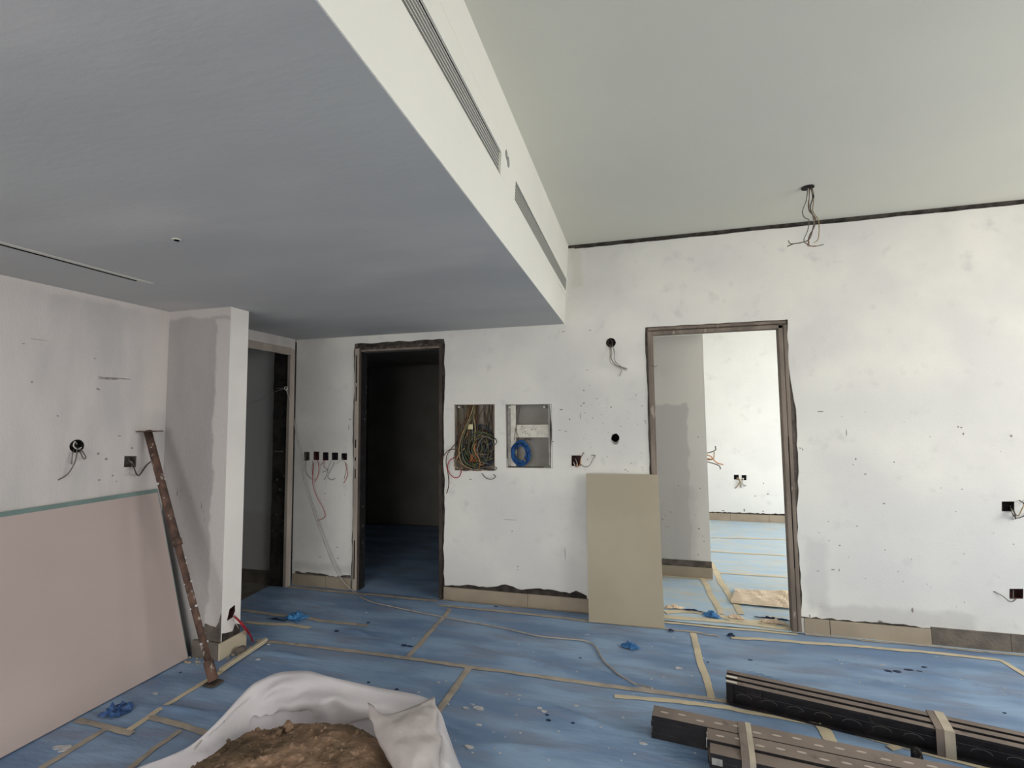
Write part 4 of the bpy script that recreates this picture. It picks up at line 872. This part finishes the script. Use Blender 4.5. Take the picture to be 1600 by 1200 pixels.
e = empty('tie_wire', (XL, 3.5, 1.8), 'thin wire tied to the left door frame and stretched behind the wall stub', 'wire')
obj('wire', tube(bmesh.new(), [at(448, 607, 0, -2.99), at(430, 612, 0, -2.98), at(405, 625, 0, -2.97), at(380, 634, 0, -2.96)], .0022, 6), M_wire_g, e, True)
k0 = at(447, 607, 0, -2.985)
obj('knot', tube(bmesh.new(), [k0+Vector((0, .02*math.cos(a), .014*math.sin(a))) for a in [i*.8 for i in range(9)]], .003, 6), M_wire_w, e, True)

# ------------------------------------------------------------------ bundles of black steel profiles
def channel(name, o, u, L, W, H, parent, mode, t=.0022, top=M_prof_top, side=M_prof, slots=True):
    """C-profile; mode 'down': web on top, flanges down; mode 'front': web at the back, flanges forward"""
    n = Vector((-u.y, u.x, 0)); z = Vector((0, 0, 1)); e = obj(name, bmesh.new(), side, parent); bm = bmesh.new()
    if mode == 'down':
        obox(bm, o+z*(H-t), u, n, z, L, W, t); obox(bm, o, u, n, z, L, t, H-t); obox(bm, o+n*(W-t), u, n, z, L, t, H-t)
        obox(bm, o+n*t, u, n, z, L, .008, t); obox(bm, o+n*(W-t-.008), u, n, z, L, .008, t)
    else:
        obox(bm, o+n*(W-t), u, n, z, L, t, H); obox(bm, o+z*(H-t), u, n, z, L, W-t, t); obox(bm, o, u, n, z, L, W-t, t)
        obox(bm, o+z*(H-.010), u, n, z, L, t, .008); obox(bm, o+z*t, u, n, z, L, t, .008)
    bmesh.ops.recalc_face_normals(bm, faces=bm.faces); bm.to_mesh(e.data); bm.free()
    e.data.materials.append(top)
    for p in e.data.polygons:
        if p.normal.z > .8 and p.center.z > (o.z+H*.8): p.material_index = 1
    if slots:
        bm = bmesh.new(); k = 0
        if mode == 'down':
            while .05+k*.075 < L-.04:
                c = o+u*(.05+k*.075)+n*(W*.5+W*.12*math.sin(k*2.1))+z*(H-.0002); prof = []
                for i in range(10):
                    a = 2*PI*i/10; q = c+u*(.018*math.cos(a))+n*(.0055*math.sin(a)); prof.append((q.x, q.y))
                prism(bm, prof, 2, c.z, c.z+.0008); k += 1
            s = obj('pressed_slot', bm, M_slotlt, e); s['kind'] = 'stuff'
        else:
            obox(bm, o+n*(W*.25)+z*(H*.62), u, n, z, L-.02, .001, .0012)
            while .08+k*.11 < L-.06:
                c = o+u*(.08+k*.11)+n*(W*.25)+z*(H*.42)
                tube(bm, [c+u*(.034*math.cos(a))+z*(.016*math.sin(a)) for a in [PI*i/6 for i in range(7)]], .0016, 5, 2)
                k += 1
            s = obj('pressed_rib', bm, M_rib, e); s['kind'] = 'stuff'
    return e
def band(parent, pts, wd, u, name='strap', t=.0015):
    bm = bmesh.new(); a = [bm.verts.new(Vector(p)-u*wd/2) for p in pts]; b = [bm.verts.new(Vector(p)+u*wd/2) for p in pts]; n = len(pts)
    for i in range(n): bm.faces.new((a[i], a[(i+1) % n], b[(i+1) % n], b[i]))
    o = obj(name, bm, M_strap, parent); m = o.modifiers.new('s', 'SOLIDIFY'); m.thickness = t; m.offset = 1
    return o
# rear bundle
uB = Vector((.67, -.147, 0)).normalized(); nB = Vector((-uB.y, uB.x, 0))
oB = Vector((.372, 2.70, .008))
eb = empty('steel_profile_bundle', oB, 'rear strapped bundle of black steel channels on the floor under the right wall', 'metal profiles', 'bundles of black steel channels')
for i, (off, hh, st) in enumerate(((0, .105, 0), (.046, .108, -.004), (.092, .110, -.002))):
    channel('steel_profile', oB+nB*off+uB*st, uB, 1.75, .032, hh, eb, 'front', slots=(i == 0))
for i in (0, 1):
    slab('end_tab', oB+nB*(.004+.046*i)+Vector((0, 0, .107+.002*i))+uB*.0, uB, nB, Vector((0, 0, 1)), .05, .014, .002, M_galv_l, eb)
slab('stiffener', oB+uB*.09+nB*.012+Vector((0, 0, .05)), uB, nB, Vector((0, 0, 1)), .07, .03, .045, M_boxb, eb, .003)
slab('end_plate', oB+nB*.004+Vector((0, 0, .006)), uB, nB, Vector((0, 0, 1)), .03, .03, .09, M_prof, eb, .003)
for s_ in (.86,):
    c = oB+uB*s_; band(eb, [c-nB*.003+Vector((0, 0, -.002)), c+nB*.140+Vector((0, 0, -.002)), c+nB*.140+Vector((0, 0, .114)), c-nB*.003+Vector((0, 0, .110))], .035, uB)
    c = c-uB*.03; band(eb, [c-nB*.0015+Vector((0, 0, -.002)), c+nB*.1385+Vector((0, 0, -.002)), c+nB*.1385+Vector((0, 0, .112)), c-nB*.0015+Vector((0, 0, .109))], .03, uB, 'film_wrap').data.materials[0] = M_prof_top
bc = at(1432, 1180, 2, .03)
k_ = lump('rubber_offcut', (bc.x, bc.y, .035), .022, M_boxb, 'small black offcut lying against the front of the rear profile bundle', 'offcut', 6, squash=1.2)
# front bundle: stacked flat channels
uA = Vector((.757, -.088, 0)).normalized(); nA = Vector((-uA.y, uA.x, 0)); oA = Vector((.004, 2.347, .008))
ea = empty('steel_profile_bundle', oA, 'front strapped bundle of stacked black slotted channels cut by the lower picture edge', 'metal profiles', 'bundles of black steel channels')
for k in range(4): channel('steel_profile', oA+Vector((0, 0, k*.0245))+uA*(.006*(k % 2)), uA, 1.9, .084, .0235, ea, 'down', slots=(k == 3))
for k in range(3): channel('steel_profile', oA-nA*.082+uA*(.235+.01*(k % 2))+Vector((0, 0, k*.0325)), uA, 1.7, .078, .031, ea, 'down', slots=(k == 2))
for k in range(3): channel('steel_profile', oA-nA*.152+uA*(.245-.005*(k % 2))+Vector((0, 0, k*.0295)), uA, 1.7, .066, .028, ea, 'down', slots=False)
slab('white_cut_end', oA-nA*.08+uA*.231+Vector((0, 0, .06)), uA, nA, Vector((0, 0, 1)), .002, .006, .037, M_galv_l, ea)
slab('white_cut_end', oA-nA*.045+uA*.233+Vector((0, 0, .07)), uA, nA, Vector((0, 0, 1)), .002, .010, .028, M_galv_l, ea)
slab('paper_label', oA-nA*.1535+uA*.25+Vector((0, 0, .045)), uA, nA, Vector((0, 0, 1)), .04, .001, .026, M_galv, ea)
for s_, w_ in ((.40, .022), (1.3, .022)):
    c = oA+uA*s_; Z = Vector((0, 0, 1)); band(ea, [c-nA*.155-Z*.002, c+nA*.087-Z*.002, c+nA*.087+Z*.1, c-nA*.08+Z*.1005, c-nA*.155+Z*.091], w_, uA)
    c = c-uA*.025; o = band(ea, [c-nA*.154-Z*.002, c+nA*.086-Z*.002, c+nA*.086+Z*.099, c-nA*.08+Z*.0995, c-nA*.154+Z*.090], .03, uA, 'film_wrap'); o.data.materials[0] = M_prof_top

# ------------------------------------------------------------------ sand heap on a white plastic sheet
SC = Vector((-1.19, 1.43, 0))                                    # centre of the heap
def sand_h(x, y):
    dx, dy = (x-SC.x)/.47, (y-SC.y)/.42; r2 = dx*dx+dy*dy
    h = .30*math.exp(-(r2*.82)**1.7)
    h += .020*noise.noise(Vector((x*9, y*9, 1)))+.010*noise.noise(Vector((x*25, y*25, 2)))+.006*noise.noise(Vector((x*60, y*60, 3)))
    return h
bm = bmesh.new(); N = 120; g = []
for j in range(N+1):
    row = []
    for i in range(N+1):
        u_, v_ = i/N*2-1, j/N*2-1; x, y = SC.x+u_*.60, SC.y+v_*.60; h = sand_h(x, y)
        e_ = min(1, max(0, (1-math.hypot(u_, v_))/.25)); row.append(bm.verts.new((x, y, .01+max(0, h)*e_)))
    g.append(row)
for j in range(N):
    for i in range(N):
        if math.hypot((i+.5)/N*2-1, (j+.5)/N*2-1) < 1: bm.faces.new((g[j][i], g[j][i+1], g[j+1][i+1], g[j+1][i]))
for v in [v for v in bm.verts if not v.link_faces]: bm.verts.remove(v)
sand = obj('sand_heap', bm, M_sand, None, True); tag(sand, 'heap of damp brown sand on the white plastic sheet at the front', 'sand heap', kind='stuff')
bm = bmesh.new(); r = random.Random(9)
for i in range(420):
    a = r.uniform(0, 2*PI); d = .38*math.sqrt(r.random()); x, y = SC.x+d*math.cos(a), SC.y+d*math.sin(a)
    s = r.uniform(.002, .008) if r.random() < .95 else r.uniform(.010, .016)
    R_ = Matrix.Rotation(r.uniform(0, 6), 4, (r.random(), r.random(), r.random()+.1)); bmesh.ops.create_icosphere(bm, subdivisions=1, radius=s, matrix=Matrix.Translation((x, y, .008+sand_h(x, y)+s*.3)) @ R_ @ Matrix.Diagonal((1, r.uniform(.6, 1), r.uniform(.5, .9), 1)))
o = obj('sand_clods', bm, M_sand, sand); o['kind'] = 'stuff'
# white sheet: rings from under the sand up to a raised rim and down outside
rim = [((150, 1235), .06), ((215, 1200), .12), ((262, 1182), .17), ((300, 1163), .20), ((340, 1127), .25), ((388, 1075), .30), ((412, 1060), .32), ((440, 1050), .33), ((480, 1048), .33), ((510, 1056), .32), ((540, 1063), .31),
       ((590, 1074), .30), ((640, 1083), .30), ((665, 1090), .30), ((678, 1098), .30), ((682, 1130), .27), ((688, 1150), .24), ((688, 1180), .22), ((684, 1215), .2)]
RP = [at(a[0], a[1], 2, zz) for a, zz in rim]
RP += [Vector((-.5, 1.2, .16)), Vector((-.7, .9, .1)), Vector((-1.1, .8, .06)), Vector((-1.55, .95, .05))]
n0 = len(RP); dense = []
for i in range(n0):
    a, b, c_, d = RP[i-1], RP[i], RP[(i+1) % n0], RP[(i+2) % n0]
    for k in range(8):
        t = k/8; dense.append(.5*((2*b)+(c_-a)*t+(2*a-5*b+4*c_-d)*t*t+(3*b-a-3*c_+d)*t**3))
bm = bmesh.new(); rings = []
ND = len(dense)
CR = []
qr = random.Random(31)
for _ in range(26): CR.append((qr.uniform(0, .8), qr.uniform(0, 1), qr.uniform(-1.2, 1.2), qr.uniform(.006, .016)*qr.choice((-1, 1, 1)), qr.uniform(.02, .06), qr.uniform(.06, .2)))
def creases(uu, vv):
    t = 0
    for (cu, cv, an, am, wd_, ln_) in CR:
        du, dv = uu-cu, (vv-cv)*.35; a = du*math.cos(an)+dv*math.sin(an); b = -du*math.sin(an)+dv*math.cos(an)
        if abs(b) < wd_ and abs(a) < ln_: t += am*(1-abs(b)/wd_)*(1-(a/ln_)**2)
    return t
for s_ in [i/30 for i in range(31)] + [1.0+k*.14 for k in range(1, 7)]:
    row = []
    for i, p in enumerate(dense):
        ang = 2*PI*i/ND; inner = Vector((SC.x+(p.x-SC.x)*.45, SC.y+(p.y-SC.y)*.45, .05))
        rad = Vector((p.x-SC.x, p.y-SC.y, 0)).normalized()
        if s_ <= 1:
            q = inner.lerp(p, s_); q.z = inner.z+(p.z-inner.z)*(s_**1.6)
            cr_ = noise.noise(Vector((i*.16, s_*1.3, 0)))*.022+noise.noise(Vector((i*.05+s_*2, s_*3, 4)))*.03+abs(noise.noise(Vector((i*.1-s_*3, s_*2, 9))))*.03
            q += rad*cr_*(math.sin(PI*min(1, s_))**.7); q.z += .6*cr_*math.sin(PI*s_)
            k2 = creases(i/ND, s_)*3.2*min(1, (1-s_)*6); q += rad*k2; q.z += abs(k2)*.7
        else:
            k = (s_-1)/.84; q = p+rad*(.02+.10*k+.012*noise.noise(Vector((i*.3, k*2, 3)))*k); q.z = max(.010, p.z*(1-k**.8)+.012)
        row.append(bm.verts.new(q))
    rings.append(row)
for a, b in zip(rings, rings[1:]):
    for i in range(ND): bm.faces.new((a[i], a[(i+1) % ND], b[(i+1) % ND], b[i]))
bag = obj('plastic_sheet', bm, M_bag, None, True); tag(bag, 'crumpled white plastic sheet gathered up round the heap of sand', 'plastic sheet')
# folded-over flap on the right of the sheet
def patch(outline_rows, m, name, parent, amp=.01, seed=0, k=6):
    rows = [catmull([at(a, b, 2, zz) for (a, b, zz) in r_], k) for r_ in outline_rows]
    cols = list(zip(*rows)); cols = [catmull(list(c), 5) for c in cols]; bm = bmesh.new()
    g = [[bm.verts.new(p+Vector((1, -.6, .8))*(amp*(noise.noise(p*22+Vector((seed, 0, 0)))+.6*abs(noise.noise(p*11+Vector((0, seed, 0))))))) for p in c] for c in cols]
    for a, b in zip(g, g[1:]):
        for i in range(len(a)-1): bm.faces.new((a[i], a[i+1], b[i+1], b[i]))
    o = obj(name, bm, m, parent, True); s = o.modifiers.new('s', 'SOLIDIFY'); s.thickness = .0012; return o
patch([[(574, 1097, .325), (603, 1116, .335), (645, 1104, .335), (679, 1088, .32)],
       [(577, 1122, .31), (612, 1124, .34), (650, 1118, .34), (681, 1115, .32)],
       [(590, 1155, .29), (622, 1150, .33), (655, 1146, .33), (686, 1148, .30)],
       [(606, 1190, .26), (630, 1182, .31), (660, 1178, .32), (690, 1155, .28)],
       [(625, 1235, .22), (645, 1225, .27), (668, 1225, .27), (686, 1220, .22)]], M_bag2, 'folded_flap', bag, .012, 3)
patch([[(300, 1165, .19), (318, 1150, .215), (345, 1128, .24), (352, 1126, .24)],
       [(298, 1180, .16), (306, 1168, .19), (325, 1150, .20), (345, 1135, .21)],
       [(285, 1190, .10), (298, 1178, .12), (310, 1165, .13), (330, 1150, .14)]], M_bag2, 'folded_flap', bag, .006, 8)
best = None
for k in range(400):                                            # rest the clod on the crest of the heap
    p = EYE+(at(450, 1141, 2, 0)-EYE)*(.4+.6*k/400); gap = p.z-(.01+sand_h(p.x, p.y))
    if best is None or gap < best[0]: best = (gap, p.copy())
    if gap < 0: break
q = best[1]; lump('sand_lump', (q.x, q.y, .01+sand_h(q.x, q.y)+.012), .017, M_sand, 'round clod of sand perched on top of the heap against the white sheet', 'clod', 5, squash=1.15, sub=3)
